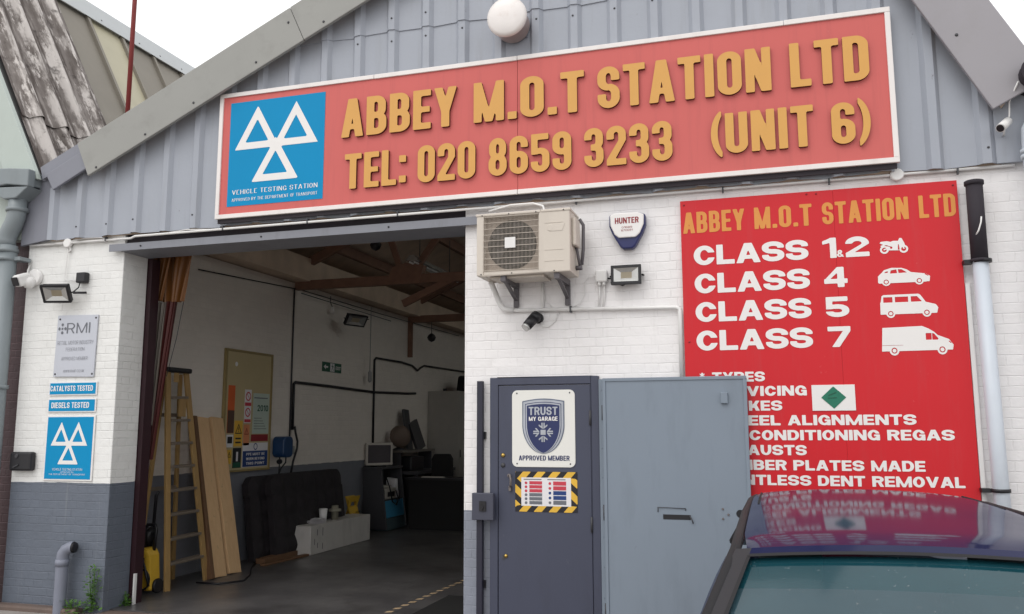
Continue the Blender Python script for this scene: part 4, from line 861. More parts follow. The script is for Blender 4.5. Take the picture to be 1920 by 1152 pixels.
flood('floodlight', 'black rectangular floodlight facing forward below the alarm box', (-1.083, -.075, 2.886), .245, .16, R(-3), R(0), 'floodlights on the facade')
def cylz(b, c, r, d, ax, n=20): b.lathe([(r*.96, 0), (r, .1*d), (r, .9*d), (r*.9, d)], c, ax, n); return b
CM = thing('security_camera', 'white round-based security camera at the upper left of the pillar', 'camera', (-7.2, -.05, 3.2))
b = B(); cylz(b, (-7.17, -.003, 3.20), .085, .045, (0, -1, 0)); b.build('base', m_wpl, CM)
b = B(); b.smooth = True; b.lathe([(0.001, -.065), (.035, -.055), (.055, -.03), (.062, 0), (.055, .03), (.035, .055), (.001, .065)], (-7.18, -.085, 3.14), (0, 0, 1), 18); b.build('ball', m_wpl, CM)
b = B(); b.bar((-7.20, -.07, 3.19), (-7.215, -.21, 3.13), .10, .12); b.build('housing', m_wpl, CM, bev=.025)
b = B(); b.bar((-7.2152, -.2105, 3.1298), (-7.2165, -.222, 3.1248), .085, .09); b.build('lens', m_blk, CM, bev=.01)
b = B(); b.tube([(-7.25, -.02, 3.33), (-7.24, -.05, 3.28), (-7.22, -.07, 3.23)], .008, 6); b.build('cable', m_wpl, CM)
CB = thing('security_camera', 'small black security camera under the white conduit below the air conditioner', 'camera', (-1.86, -.05, 2.5))
b = B(); cylz(b, (-1.84, -.003, 2.57), .045, .04, (0, -1, 0)); b.smooth = True; b.tube([(-1.84, -.03, 2.57), (-1.845, -.08, 2.575), (-1.86, -.11, 2.55)], [.035, .05, .045], 14); b.build('base', m_blk, CB)
b = B(); b.tube([(-1.855, -.10, 2.56), (-1.90, -.16, 2.49)], [.045, .04], 16); b.build('housing', m_blk, CB)
b = B(); b.tube([(-1.9005, -.1605, 2.489), (-1.912, -.174, 2.474)], .036, 16); b.build('lens', m_refl, CB)
b = B(); b.tube([(-1.82, -.02, 2.54), (-1.80, -.015, 2.50), (-1.75, -.012, 2.495), (-1.70, -.012, 2.54), (-1.66, -.012, 2.62)], .005, 6); b.build('cable', m_wpl, CB)
BC = thing('security_camera', 'small white bullet camera hanging by a wire beside the right barge board', 'camera', (1.72, -.16, 3.8))
b = B(); b.tube([(1.735, -.13, 3.86), (1.66, -.22, 3.785)], .032, 16); b.build('housing', m_wpl, BC)
b = B(); b.tube([(1.6595, -.2205, 3.7845), (1.657, -.223, 3.782)], .027, 16); b.build('lens', m_blk, BC)
b = B(); b.tube([(1.735, -.13, 3.86), (1.745, -.14, 3.90), (1.75, -.15, 4.0), (1.78, -.22, 4.08), (1.80, -.22, 4.12)], .006, 6); b.tube([(1.70, -.16, 3.80), (1.71, -.10, 3.775), (1.715, -.06, 3.775)], .008, 6); b.build('bracket', m_wpl, BC)
LP = thing('drum_lamp', 'round white bulkhead drum lamp projecting from the cladding above the fascia sign', 'lamp', (-2.03, -.1, 5.13))
b = B(); b.lathe([(.14, .0), (.15, .03), (.15, .16), (.158, .17), (.158, .2)], (-2.03, -.06, 5.15), (0, -1, -.0), 32); b.build('casing', m_lampm, LP)
b = B(); b.lathe([(.172, 0), (.178, .008), (.175, .03), (.15, .045), (.08, .055), (.001, .058)], (-2.03, -.262, 5.15), (0, -1, 0), 36); b.build('diffuser', m_lampw, LP)
b = B(); b.box(-2.15, -.06, 5.05, -1.91, -.045, 5.25); b.build('back_plate', m_clad_dark, LP)

# ------------------------------------------------------------------ conduits
CD = thing('conduit', 'white conduit running along the wall head under the grey cladding', 'conduit', (-3, -.04, 3.53))
b = B(); b.tube([(-7.25, -.035, 3.535), (-6.0, -.035, 3.53), (-5.9, -.095, 3.532), (-3.0, -.095, 3.535), (-2.3, -.06, 3.545), (-.5, -.03, 3.553), (1.78, -.03, 3.557)], .012, 8); b.build('pipe', m_wpl, CD)
for x, z in ((-6.775, 3.533), (.985, 3.555)):
    b = B(); b.lathe([(.045, 0), (.05, .01), (.05, .03), (.04, .036)], (x, -.012, z), (0, -1, 0), 18); b.build('junction_box', m_wpl, CD)
b = B(); b.tube([(-6.74, -.03, 3.55), (-6.55, -.035, 3.57), (-6.35, -.04, 3.56), (-6.3, -.04, 3.54)], .005, 6); b.tube([(-6.775, -.03, 3.49), (-6.775, -.025, 3.40), (-6.79, -.02, 3.25), (-6.78, -.02, 3.15), (-6.62, -.02, 3.13)], .004, 6); b.tube([(-6.755, -.02, 3.50), (-6.745, -.02, 3.46), (-6.765, -.02, 3.44)], .009, 6)
b.tube([(-5.5, -.097, 3.54), (-5.3, -.099, 3.556), (-5.05, -.097, 3.54)], .005, 6)
b.tube([(-2.25, -.10, 3.50), (-2.05, -.12, 3.535), (-1.85, -.12, 3.535), (-1.76, -.14, 3.50), (-1.73, -.18, 3.42)], .009, 8); b.build('cable', m_wpl, CD)
b = B()
for x in (-6.3, -4.9, -4.0, -3.1, -1.5, -.3, .5, 1.4): b.box(x-.006, -.05 if x < -6 or x > -2 else -.109, 3.52, x+.006, -.018 if x < -6 or x > -2 else -.08, 3.565)
b.build('clip', m_dkgrey, CD)
CE = thing('conduit', 'white conduit from the air conditioner along the brick to the red board', 'conduit', (-1.4, -.02, 2.62))
b = B(); b.tube([(-2.21, -.16, 2.87), (-2.20, -.08, 2.80), (-2.17, -.04, 2.70), (-2.13, -.035, 2.655), (-2.05, -.03, 2.645)], .024, 10); b.tube([(-2.07, -.03, 2.645), (-.70, -.03, 2.612), (-.672, -.03, 2.60), (-.668, -.03, 2.56), (-.668, -.03, 2.04)], .0165, 10); b.build('pipe', m_wpl, CE)
b = B(); b.tube([(-1.80, -.02, 2.645), (-1.80, -.02, 2.87)], .013, 8); b.tube([(-1.79, -.02, 2.80), (-1.78, -.02, 2.72), (-1.72, -.02, 2.66)], .004, 6); b.tube([(-1.33, -.02, 2.90), (-1.41, -.02, 2.895), (-1.44, -.02, 2.85), (-1.44, -.02, 2.75), (-1.48, -.02, 2.68), (-1.56, -.02, 2.64)], .004, 6)
b.tube([(-1.315, -.03, 2.84), (-1.315, -.02, 2.74), (-1.325, -.02, 2.64)], .008, 6); b.tube([(-1.275, -.03, 2.84), (-1.275, -.02, 2.74), (-1.29, -.02, 2.635)], .008, 6); b.build('cable', m_wpl, CE)
b = B(); b.box(-1.565, -.05, 2.605, -1.552, -.005, 2.66); b.build('clip', m_dkgrey, CE)
JB = thing('junction_box', 'square white junction box left of the forward facing floodlight', 'junction box', (-1.295, -.03, 2.83))
b = B(); b.box(-1.345, -.055, 2.845, -1.245, -.003, 2.945); b.build('box', m_wpl, JB, bev=.012)
b = B(); b.tube([(-1.315, -.03, 2.848), (-1.315, -.03, 2.815)], .015, 10); b.tube([(-1.275, -.03, 2.848), (-1.275, -.03, 2.815)], .015, 10); b.build('gland', m_wpl, JB)
b = B(); b.tube([(-1.246, -.03, 2.875), (-1.20, -.03, 2.87), (-1.17, -.03, 2.83), (-1.12, -.035, 2.81), (-1.08, -.04, 2.83)], .007, 6); b.build('cable', m_blk, JB)

# ------------------------------------------------------------------ alarm box
AB = thing('alarm_box', 'white and navy shield shaped alarm box with red lettering', 'alarm', (-1.067, -.05, 3.1))
ol = [(-1.215, 3.395), (-1.16, 3.41), (-.975, 3.405), (-.918, 3.385), (-.918, 3.30), (-.94, 3.24), (-1.005, 3.125), (-1.03, 3.105), (-1.105, 3.105), (-1.13, 3.125), (-1.195, 3.24), (-1.217, 3.30)]
b = B(); b.prism(ol, -.075, 'y', -.003); b.build('navy_back', m_navy, AB, bev=.012)
il = [(-1.205, 3.39), (-1.16, 3.405), (-.975, 3.40), (-.928, 3.38), (-.932, 3.30), (-.965, 3.225), (-1.0, 3.195), (-1.135, 3.195), (-1.17, 3.225), (-1.203, 3.30)]
b = B(); b.prism(il, -.092, 'y', -.0755); b.build('white_cover', m_white_v, AB, bev=.012)
lettering('HUNTER', -1.165, -.97, 3.312, 3.362, -.0922, m_dkred, AB, 'bold', .002, 16); lettering('01689', -1.11, -1.025, 3.272, 3.288, -.0922, m_dkred, AB, 'light', .002, 14); lettering('870691', -1.115, -1.02, 3.247, 3.263, -.0922, m_dkred, AB, 'light', .002, 14)

# ------------------------------------------------------------------ air conditioner
AC = thing('air_conditioner', 'cream outdoor air conditioning unit on wall brackets beside the doorway', 'air conditioner', (-1.86, -.25, 2.87))
ax0, ax1, az0, az1, ay0, ay1 = -2.25, -1.468, 2.880, 3.384, -.42, -.10
gx0, gx1, gz0, gz1 = -2.188, -1.728, 2.915, 3.365
b = B()
b.box(ax0, ay0, az0, gx0, ay1, az1); b.box(gx1, ay0, az0, ax1, ay1, az1); b.box(gx0, ay0, az0, gx1, ay1, gz0); b.box(gx0, ay0, gz1, gx1, ay1, az1); b.build('casing', m_cream_ac, AC, bev=.012)
b = B(); b.box(gx0-.01, ay0+.06, gz0-.01, gx1+.01, ay1-.01, gz1+.01); b.build('coil', M('ac_coil', srgb(166, 152, 140), .6), AC)
b = B(); b.box(ax0-.006, ay0-.006, az1-.012, gx1+.02, ay1, az1+.010); b.box(gx1+.024, ay0-.006, az1-.012, ax1+.006, ay1, az1+.010); b.build('lid', m_cream_ac, AC, bev=.006)
b = B(); b.lathe([(.205, 0), (.205, .004)], (-1.962, ay0+.0595, 3.135), (0, -1, 0), 48); b.build('fan_opening', m_acdark, AC)
b = B()
for k in range(5):
    a = k*2*math.pi/5; b.prism([(-1.962+.04*math.cos(a), 3.135+.04*math.sin(a)), (-1.962+.19*math.cos(a-.35), 3.135+.19*math.sin(a-.35)), (-1.962+.195*math.cos(a+.25), 3.135+.195*math.sin(a+.25))], ay0+.045, 'y', ay0+.053)
b.build('fan', M('fan_blade', srgb(44, 39, 38), .5), AC)
b = B()
for k in range(41): x = gx0+.006+k*(gx1-gx0-.012)/40; b.box(x-.0009, ay0-.004, gz0, x+.0009, ay0-.001, gz1)
for k in range(10): z = gz0+.004+k*(gz1-gz0-.008)/9; b.box(gx0, ay0-.008, z-.0022, gx1, ay0-.0042, z+.0022)
b.build('guard_grille', m_acwire, AC)
b = B(); b.box(-2.005, ay0-.014, 3.095, -1.915, ay0-.0085, 3.183); b.build('badge', m_wpl, AC, bev=.004)
b = B(); b.box(-1.675, ay0-.003, 3.28, -1.675+.15, ay0-.0005, 3.284); b.box(-1.675, ay0-.003, 3.06, -1.525, ay0-.0005, 3.064); b.box(-1.675, ay0-.003, 2.97, -1.525, ay0-.0005, 2.974)
b.lathe([(.028, 0), (.024, .004)], (-1.63, ay0, 3.24), (0, -1, 0), 20); b.prism([(-1.63, 3.212), (-1.53, 3.212), (-1.51, 3.268), (-1.63, 3.268)], ay0-.003, 'y', ay0-.0005); b.build('embossed_panel', m_cream_ac, AC, bev=.001)
b = B(); b.box(ax1+.001, -.36, 3.10, ax1+.035, -.20, 3.33); b.build('service_cover', m_cream_ac, AC, bev=.012)
b = B(); b.tube([(ax1+.012, -.25, 3.11), (ax1+.03, -.24, 3.0), (ax1+.035, -.22, 2.95)], .012, 8); b.tube([(ax1+.02, -.15, 3.36), (ax1+.05, -.14, 3.31), (ax1+.05, -.16, 3.1), (ax1+.045, -.2, 2.97)], .014, 8); b.lathe([(.02, 0), (.02, .05)], (ax1+.001, -.22, 2.94), (1, 0, 0), 12); b.build('hose', m_bracket, AC)
b = B()
for x in np.linspace(ax0+.05, ax1-.05, 4): b.lathe([(.006, 0), (.004, .004)], (x, ay0-.006, az1-.005), (0, -1, 0), 8)
for x in (ax0+.04, -1.95, -1.6): b.lathe([(.006, 0), (.004, .004)], (x, ay0, az0+.012), (0, -1, 0), 8)
b.build('screw', m_dkgrey, AC)
for x in (-2.03, -1.585):
    b = B(); b.box(x-.022, -.40, 2.832, x+.022, -.03, 2.8795); b.box(x-.022, -.03, 2.67, x+.022, -.003, 2.8795)
    b.bar((x, -.33, 2.84), (x, -.02, 2.73), .03, .02); b.build('wall_bracket', m_bracket, AC, bev=.003)
b = B(); b.box(ax0+.10, -.36, 2.862, ax0+.55, -.12, 2.879); b.build('base_tray', m_cream_ac, AC)
# ------------------------------------------------------------------ charcoal steel door
SD = thing('steel_door', 'charcoal steel personnel door in a matching frame beside the vehicle doorway', 'door', (-1.8, -.02, 0))
b = B(); b.box(-2.256, -.045, -.05, -2.188, -.002, 2.078); b.box(-1.398, -.045, -.05, -1.333, -.002, 2.078); b.box(-2.188, -.045, 2.016, -1.398, -.002, 2.078); b.build('frame', m_door, SD, bev=.004)
b = B(); b.box(-2.183, -.040, -.04, -1.403, -.005, 2.011); lf = b.build('leaf', m_door, SD, bev=.004)
for x, z, r, mt in ((-2.142, 1.438, .018, m_brass), (-2.142, 1.357, .019, m_dkgrey), (-2.118, .632, .016, m_brass)):
    b = B(); b.lathe([(r, 0), (r, .005), (r*.6, .012), (.001, .013)], (x, -.040, z), (0, -1, 0), 16); b.build('lock', mt, SD)
b = B(); b.box(-2.148, -.0425, .60, -2.128, -.0402, .64); b.build('escutcheon', m_dkgrey, SD)
b = B(); b.tube([(-2.09, -.06, 1.275), (-2.07, -.085, 1.28), (-2.062, -.09, 1.24), (-2.066, -.085, 1.20), (-2.075, -.06, 1.185)], .009, 8); b.lathe([(.014, 0), (.014, .02)], (-2.088, -.0405, 1.275), (0, -1, 0), 12); b.box(-2.09, -.06, 1.15, -2.07, -.0405, 1.19); b.build('handle', M('grey_handle', srgb(120, 112, 110), .4, metal=.4), SD, bev=.002)
b = B()
for z in (1.74, .9): b.tube([(-1.404, -.047, z-.06), (-1.404, -.047, z+.06)], .010, 8)
b.build('hinge', m_dkgrey, SD)
# approved member sign
AM = thing('membership_sign', 'ivory rounded sign with a navy and silver shield on the charcoal door', 'sign', (-1.79, -.045, 1.345))
def rrect(x0, z0, x1, z1, r, n=6):
    P = []
    for cx, cz, a0 in ((x1-r, z1-r, 0), (x0+r, z1-r, 90), (x0+r, z0+r, 180), (x1-r, z0+r, 270)):
        P += [(cx+r*math.cos(R(a0+90*i/n)), cz+r*math.sin(R(a0+90*i/n))) for i in range(n+1)]
    return P
b = B(); b.prism(rrect(-2.062, 1.345, -1.530, 1.970, .045), -.047, 'y', -.0405); b.build('plate', m_plate, AM, bev=.001)
b = B(); b.prism(rrect(-2.056, 1.351, -1.536, 1.964, .04), -.0474, 'y', -.0471); b.m = 0; b.build('rim_line', m_plate, AM)
def shield(k):
    def fn(X, Y):  # unit half width 1, y from -1.25 to 1
        x = np.abs(X); top = Y-(.92+.10*np.cos(np.clip(X, -1, 1)*1.6)-.04); side = x-(1-.0*Y)
        low = np.where(Y < -.1, x-np.sqrt(np.maximum(0, 1-((-.1-Y)/1.18)**1.9)), -1.)
        d = np.maximum.reduce([top, side, low]); return d+k
    return fn
sx, sc_ = .178, .198; so_ = (-1.795, -.0475, 1.706)
for nm, k, mt, d in (('shield_rim', 0, m_silver2, .003), ('shield_edge', .05, m_silver, .0042), ('shield_groove', .14, m_navyp, .0052), ('shield_line', .17, m_silver, .0062), ('shield_face', .225, m_navyp, .0072)):
    shape2d(shield(k), (-1.05, -1.35, 1.05, 1.1), so_, sx, sc_, mt, AM, nm, d, 40)
yf = so_[1]-.0072
lettering('TRUST', -1.917, -1.672, 1.765, 1.832, yf, m_silver, AM, 'bold', .002, 20); lettering('MY GARAGE', -1.915, -1.672, 1.718, 1.752, yf, m_white_v, AM, 'bold', .002, 18)
def emb(X, Y):
    a = [f_bx(X, Y, -.26, -.26, .26, .26)]
    for k in range(4):
        c, s_ = math.cos(k*math.pi/2), math.sin(k*math.pi/2); x, y = X*c+Y*s_, -X*s_+Y*c
        for sg in (1, -1):
            q = y*sg
            a += [f_bx(x, q, .42, .04, 1, .17), f_pl(x, q, (.34, .02), (.66, .44), (.84, .44), (.50, .02))]
    return U(*a)
shape2d(emb, (-1, -1, 1, 1), (-1.795, yf, 1.625), .083, .078, m_silver, AM, 'arrow_emblem', .002, 26)
lettering('APPROVED MEMBER', -2.004, -1.578, 1.398, 1.438, -.0475, m_navyp, AM, 'bold', .002, 18)
b = B()
for x in (-2.02, -1.572):
    for z in (1.372, 1.945): b.lathe([(.007, 0), (.005, .004)], (x, -.047, z), (0, -1, 0), 8)
b.build('screw', m_dkgrey, AM)
# hazard notice
HN = thing('hazard_notice', 'notice with yellow and black hazard striped border and two safety sheets', 'sign', (-1.78, -.042, .99))
hx0, hx1, hz0, hz1 = -2.037, -1.518, .988, 1.308
b = B(); b.box(hx0, -.0432, hz0, hx1, -.0404, hz1); b.build('black_border', m_blackp, HN)
def stripes(X, Y):
    bd = np.maximum(f_bx(X, Y, hx0, hz0, hx1, hz1), -f_bx(X, Y, hx0+.055, hz0+.05, hx1-.055, hz1-.05))
    top = (Y > hz1-.05) | (Y < hz0+.05)
    ph = np.where(top, (X-hx0)-(Y-hz0)*.9, (Y-hz0)+(X-hx0)*.9)
    per = .125; d = np.abs(((ph % per)/per)-.5)-.27
    return np.maximum(bd, d*per)
b = B(); place2d(b, mesh2d(lambda X, Y: stripes(X+hx0, Y+hz0), 0, 0, hx1-hx0, hz1-hz0, 160), (hx0, -.0433, hz0), 1, 1, .001); b.build('yellow_stripes', m_haz_y, HN, fix=False)
b = B(); b.box(hx0+.052, -.0446, hz0+.047, hx1-.052, -.0434, hz1-.047); b.build('white_sheet', m_paper, HN)
for x0, rows in ((-1.965, ['r', 'r', 'r', 'k', 'k', 'k']), (-1.765, ['r', 'r', 'b', 'b', 'k'])):
    n = len(rows)
    for grp, mt in (('r', m_pinkr), ('b', m_bluep), ('k', m_textgrey)):
        b = B(); 
        for i, q in enumerate(rows):
            if q == grp: z1 = 1.232-i*.19/n; b.box(x0+.048, -.0456, z1-.19/n+.006, x0+.155, -.0447, z1); b.lathe([(.0115, 0), (.0115, .001)], (x0+.02, -.0447, z1-.085/n), (0, -1, 0), 10)
        if b.v: b.build('safety_sign_row', mt, HN)
    b = B(); b.box(x0, -.0456, 1.243, x0+.15, -.0447, 1.250); b.build('heading_rule', m_textgrey, HN)
# bar and lock box
LB = thing('locking_bar', 'tall black steel locking bar with square lock box on the brick by the door', 'lock', (-2.33, -.05, 0))
b = B(); b.box(-2.362, -.075, -.05, -2.312, -.025, 2.052); b.build('bar', M('navy_black_steel', srgb(36, 36, 52), .5), LB, bev=.004)
b = B(); b.box(-2.385, -.125, .918, -2.20, -.0755, 1.135); b.build('lock_box', M('box_grey', srgb(66, 68, 82), .5), LB, bev=.006)
b = B(); b.box(-2.318, -.135, .99, -2.262, -.1255, 1.07); b.prism([(-2.29, .995), (-2.275, 1.03), (-2.30, 1.045)], -.142, 'y', -.136); b.build('keyhole', m_blk, LB)
for z in (1.6, .4): b = B(); b.box(-2.37, -.03, z-.03, -2.30, -.002, z+.03); b.build('bracket', m_blk, LB)

# light grey security door folded back against the wall
D2 = thing('security_door', 'pale grey steel security door folded open flat over the red board', 'door', (-.73, -.1, 0))
b = B(); b.box(-1.262, -.120, -.03, -.190, -.072, 2.040); b.build('leaf', m_door2, D2, bev=.004)
b = B(); frame(b, -1.285, -.178, -.04, 2.052, .024, -.128, -.065); b.build('edge_frame', m_door2, D2, bev=.003)
b = B(); b.box(-1.330, -.060, -.04, -1.290, -.02, 2.05)
for k in range(9): b.lathe([(.006, 0), (.004, .004)], (-1.31, -.06, .12+k*.23), (0, -1, 0), 8)
b.build('hinge_post', m_door2, D2, bev=.003)
b = B()
for z in (.25, 1.0, 1.78): b.tube([(-1.292, -.075, z-.06), (-1.292, -.075, z+.06)], .013, 8)
b.build('hinge', m_dkgrey, D2)
b = B(); b.box(-.370, -.145, 1.842, -.318, -.1205, 1.925); b.build('latch_plate', m_door2, D2, bev=.004)
b = B(); b.box(-.832, -.1215, .965, -.624, -.1203, 1.002); b.build('letter_slot', m_blk, D2)
b = B(); b.tube([(-.87, -.123, 1.02), (-.87, -.126, 1.055), (-.66, -.126, 1.050), (-.66, -.123, 1.035)], .0035, 6); b.tube([(-.632, -.125, 1.0), (-.615, -.135, .97), (-.605, -.135, .94)], .005, 6); b.build('slot_flap_wire', m_dkgrey, D2)
b = B()
for x, z in ((-.385, 1.052), (-.345, 1.012), (-.385, .98)): b.lathe([(.009, 0), (.006, .008)], (x, -.120, z), (0, -1, 0), 10)
b.build('rivet', MATS['grey_handle'], D2)
b = B(); b.lathe([(.03, 0), (.03, .001)], (-.258, -.1203, 1.02), (0, -1, 0), 16); b.build('lock_hole', m_blk, D2)

# ------------------------------------------------------------------ inside the doorway
GR = thing('door_guide_rail', 'dark maroon vertical guide rail at the inner left edge of the vehicle doorway', 'rail', (-6.09, .4, -.03))
b = B(); b.box(-6.15, .352, -.03, -6.05, .372, 3.40); b.box(-6.068, .373, -.03, -6.05, .47, 3.40); b.box(-6.15, .373, -.03, -6.13, .47, 3.40); b.build('channel', M('maroon_steel', srgb(48, 24, 31), .5, var=.3), GR)
b = B(); b.box(-6.045, .33, -.03, -6.025, .36, .26); b.build('white_stop', m_wpl, GR)
# curtain: gathered sheets tied to one side, amber at the head and maroon below
def drape(name, z0, z1, xa0, xb0, xa1, xb1, yc, mt, amp, parent):
    b = B(); b.smooth = True
    def fn(u, v):
        k = v; xa = xa0+(xa1-xa0)*k; xb = xb0+(xb1-xb0)*k; x = xa+(xb-xa)*u
        return (x, yc+amp*math.sin(u*17+1.5*v)+amp*.5*math.sin(u*31+v*3), z0+(z1-z0)*v)
    b.grid(fn, 48, 12); return b.build(name, mt, parent, fix=False)
CU = thing('strip_curtain', 'amber and maroon plastic curtain gathered inside the left of the doorway', 'curtain', (-6.05, .6, 1.4))
drape('amber_sheet', 3.50, 2.98, -6.24, -5.735, -6.12, -5.83, .60, m_amber, .03, CU); drape('amber_sheet', 3.50, 2.99, -6.28, -5.95, -6.2, -6.05, .54, m_amber, .03, CU)
drape('maroon_sheet', 2.99, 1.35, -6.08, -5.92, -6.21, -6.12, .60, m_maroon, .025, CU); drape('maroon_sheet', 3.45, .4, -6.30, -6.19, -6.32, -6.19, .52, M('plum_sheet', srgb(64, 28, 36), .5, var=.3), .03, CU); drape('clear_sheet', 2.98, 1.7, -6.15, -6.02, -6.2, -6.12, .57, M('grimy_clear_sheet', srgb(120, 112, 104), .3, var=.2), .02, CU)
b = B(); b.tube([(-5.84, .6, 2.98), (-5.92, .62, 2.6), (-6.02, .62, 2.2)], .004, 6); b.build('tie_cord', m_dkgrey, CU)
# stepladder
LD = thing('stepladder', 'tall yellow fibreglass stepladder with black top cap standing inside the doorway', 'ladder', (-6.3, 1.35, -.03))
TF, TB = (-6.42, 1.14, 2.30), (-6.42, 1.45, 2.31); FA, FB = (-6.17, 1.0, -.03), (-6.22, 1.72, -.03)
lerp = lambda a, c, t: tuple(a[i]+(c[i]-a[i])*t for i in range(3))
for a, c in ((FA, TF), (FB, TB)):
    b = B(); b.bar(a, c, .075, .03, (1, 0, .1)); b.build('rail', m_ladder, LD, bev=.004)
for a, c in (((-6.60, 1.02, -.03), (-6.47, 1.16, 2.28)), ((-6.62, 1.66, -.03), (-6.47, 1.42, 2.28))):
    b = B(); b.bar(a, c, .05, .03, (1, 0, .1)); b.build('rear_leg', m_ladder, LD, bev=.003)
for t_ in (.45, .8):
    b = B(); b.bar(lerp((-6.60, 1.02, -.03), (-6.47, 1.16, 2.28), t_), lerp((-6.62, 1.66, -.03), (-6.47, 1.42, 2.28), t_), .03, .04); b.build('rear_brace', m_tread, LD)
for k in range(8):
    t_ = .115+k*.1085; a, c = lerp(FA, TF, t_), lerp(FB, TB, t_)
    b = B(); b.bar((a[0]-.02, a[1]+.03, a[2]), (c[0]-.02, c[1]-.03, c[2]), .095, .03); b.build('tread', m_tread, LD, bev=.004)
b = B(); b.box(-6.50, 1.10, 2.29, -6.36, 1.49, 2.345); b.build('top_cap', m_blk, LD, bev=.015)
b = B(); b.box(-6.37, 1.18, 2.18, -6.36, 1.26, 2.285); b.build('tool_bracket', m_ladder, LD); b = B(); b.box(-6.385, 1.30, 1.80, -6.37, 1.42, 2.02); b.build('tool_bracket', m_ladder, LD)
# timber
b = B()
def plank(name, label, y0, y1, x0, x1, ztop, th, mt):
    b = B(); b.bar((x0, (y0+y1)/2, -.028), (x1, (y0+y1)/2+.14, ztop), th, .0, (1, 0, .2)) if False else None
    b = B(); d = Vector((x1-x0, .14, ztop+.028)); L = d.length; d.normalize(); sd = Vector((0, 1, 0)); sd = (sd-d*sd.dot(d)).normalized(); n_ = sd.cross(d)
    mx = Matrix((sd, d, n_)).transposed().to_4x4(); mx.translation = Vector((x0, (y0+y1)/2, -.028)); w2 = (y1-y0)/2
    b.box(-w2, 0, -th/2, w2, L, th/2, mx); return tag(b.build(name, mt, bev=.003), label, 'plank', 'planks leaning on the inner wall')
plank('wood_plank', 'pale pine plank leaning on the inner wall nearest the stepladder', 1.795, 2.025, -6.18, -6.63, 1.80, .045, m_plank)
plank('wood_plank', 'pale pine plank leaning on the inner wall nearest the notice board', 2.085, 2.315, -6.18, -6.63, 1.80, .045, m_plank)
plank('wood_plank', 'narrow brown edge-on timber leaning between stepladder and pale planks', 1.715, 1.775, -6.18, -6.63, 1.81, .09, m_plank2)
# pressure washer
PW = thing('pressure_washer', 'yellow upright pressure washer with black hose on the floor by the doorway', 'pressure washer', (-6.33, .88, -.03))
b = B(); b.prism([(-6.43, .0), (-6.42, .36), (-6.39, .43), (-6.29, .43), (-6.25, .36), (-6.22, .0)], .79, 'y', .97); b.build('body', m_yellow, PW, bev=.03)
b = B(); b.tube([(-6.40, .9, .40), (-6.41, .91, .62), (-6.38, .91, .66), (-6.29, .91, .66), (-6.27, .91, .62), (-6.28, .9, .40)], .018, 8); b.build('handle', m_blk, PW)
b = B(); b.tube([(-6.30+.08*math.cos(a), .775, .12+.10*math.sin(a)) for a in np.linspace(0, 11, 30)], .011, 6); b.tube([(-6.33, .78, .35), (-6.27, .76, .25), (-6.24, .76, .15), (-6.21, .76, .06)], .011, 6); b.build('hose', m_blk, PW)
for x in (-6.44, -6.215): b = B(); b.lathe([(.07, -.02), (.075, 0), (.07, .02)], (x, .9, .045), (1, 0, 0), 18); b.build('wheel', m_blk, PW)
b = B(); b.box(-6.37, .785, .26, -6.30, .789, .34); b.build('vent', m_blk, PW)
b = B(); b.smooth = True; b.tube([(-6.43, .98, .42), (-6.42, .97, .55), (-6.38, 1.0, .62)], [.05, .06, .03], 10); b.tube([(-6.42, 1.04, .5), (-6.41, 1.05, .95), (-6.38, 1.05, .99)], [.018, .018, .012], 8); b.build('spray_lance', m_blk, PW)
# electric cable on the floor
b = B(); b.tube([(-6.18, 1.5, -.02), (-5.9, 1.5, -.02), (-5.75, 1.75, -.02), (-5.9, 2.1, -.02), (-6.15, 2.5, -.02), (-6.35, 2.9, -.02)], .010, 6); tag(b.build('floor_cable', m_blk), 'black cable curling across the floor in front of the planks', 'cable')

XW = -6.68
def panel(name, mt, parent, y0, y1, z0, z1, x=XW, th=.006, bev=0): b = B(); b.box(x+.0005, y0, z0, x+th, y1, z1); return b.build(name, mt, parent, bev=bev)
NB_ = thing('notice_board', 'tall cream board with a timber edge fixed to the inner side wall', 'notice board', (XW, 3.05, 1.115))
panel('board', m_creamdoor, NB_, 2.555, 3.565, 1.14, 2.66, XW, .03)
b = B()
for a in ((2.52, 2.552, 1.115, 2.69), (3.568, 3.60, 1.115, 2.69)): b.box(XW+.0005, a[0], a[2], XW+.04, a[1], a[3])
b.box(XW+.0005, 2.5525, 2.662, XW+.04, 3.5675, 2.69); b.box(XW+.0005, 2.5525, 1.115, XW+.04, 3.5675, 1.138); b.build('frame', M('board_frame', srgb(150, 132, 88), .6), NB_)
XB = XW+.0305
def poster(label, y0, y1, z0, z1, mt, cat='poster'):
    t_ = thing('safety_poster', label, cat, (XB, (y0+y1)/2, z0), 'notices on the cream board'); panel('sheet', mt, t_, y0, y1, z0, z1, XB, .003); return t_
XP = XB+.0032
def ringside(parent, y, z, r, mt, name='symbol', bar=True):
    fn = lambda X, Y: U(np.maximum(np.sqrt(X*X+Y*Y)-1, .72-np.sqrt(X*X+Y*Y)), f_pl(X, Y, (-.7, .6), (-.6, .7), (.7, -.6), (.6, -.7)) if bar else 9+X*0)
    shape2d(fn, (-1, -1, 1, 1), (XP, y, z), r, r, mt, parent, name, .002, 20, 'side')
def warnside(parent, y, z, w_, mt):
    fn = lambda X, Y: U(np.maximum(f_pl(X, Y, (-1, -.8), (1, -.8), (0, 1)), -f_pl(X, Y, (-.72, -.62), (.72, -.62), (0, .65))), f_bx(X, Y, -.09, -.2, .09, .35), f_bx(X, Y, -.09, -.48, .09, -.3))
    shape2d(fn, (-1, -1, 1, 1), (XP, y, z), w_/2, w_/2, mt, parent, 'warning_triangle', .002, 20, 'side')
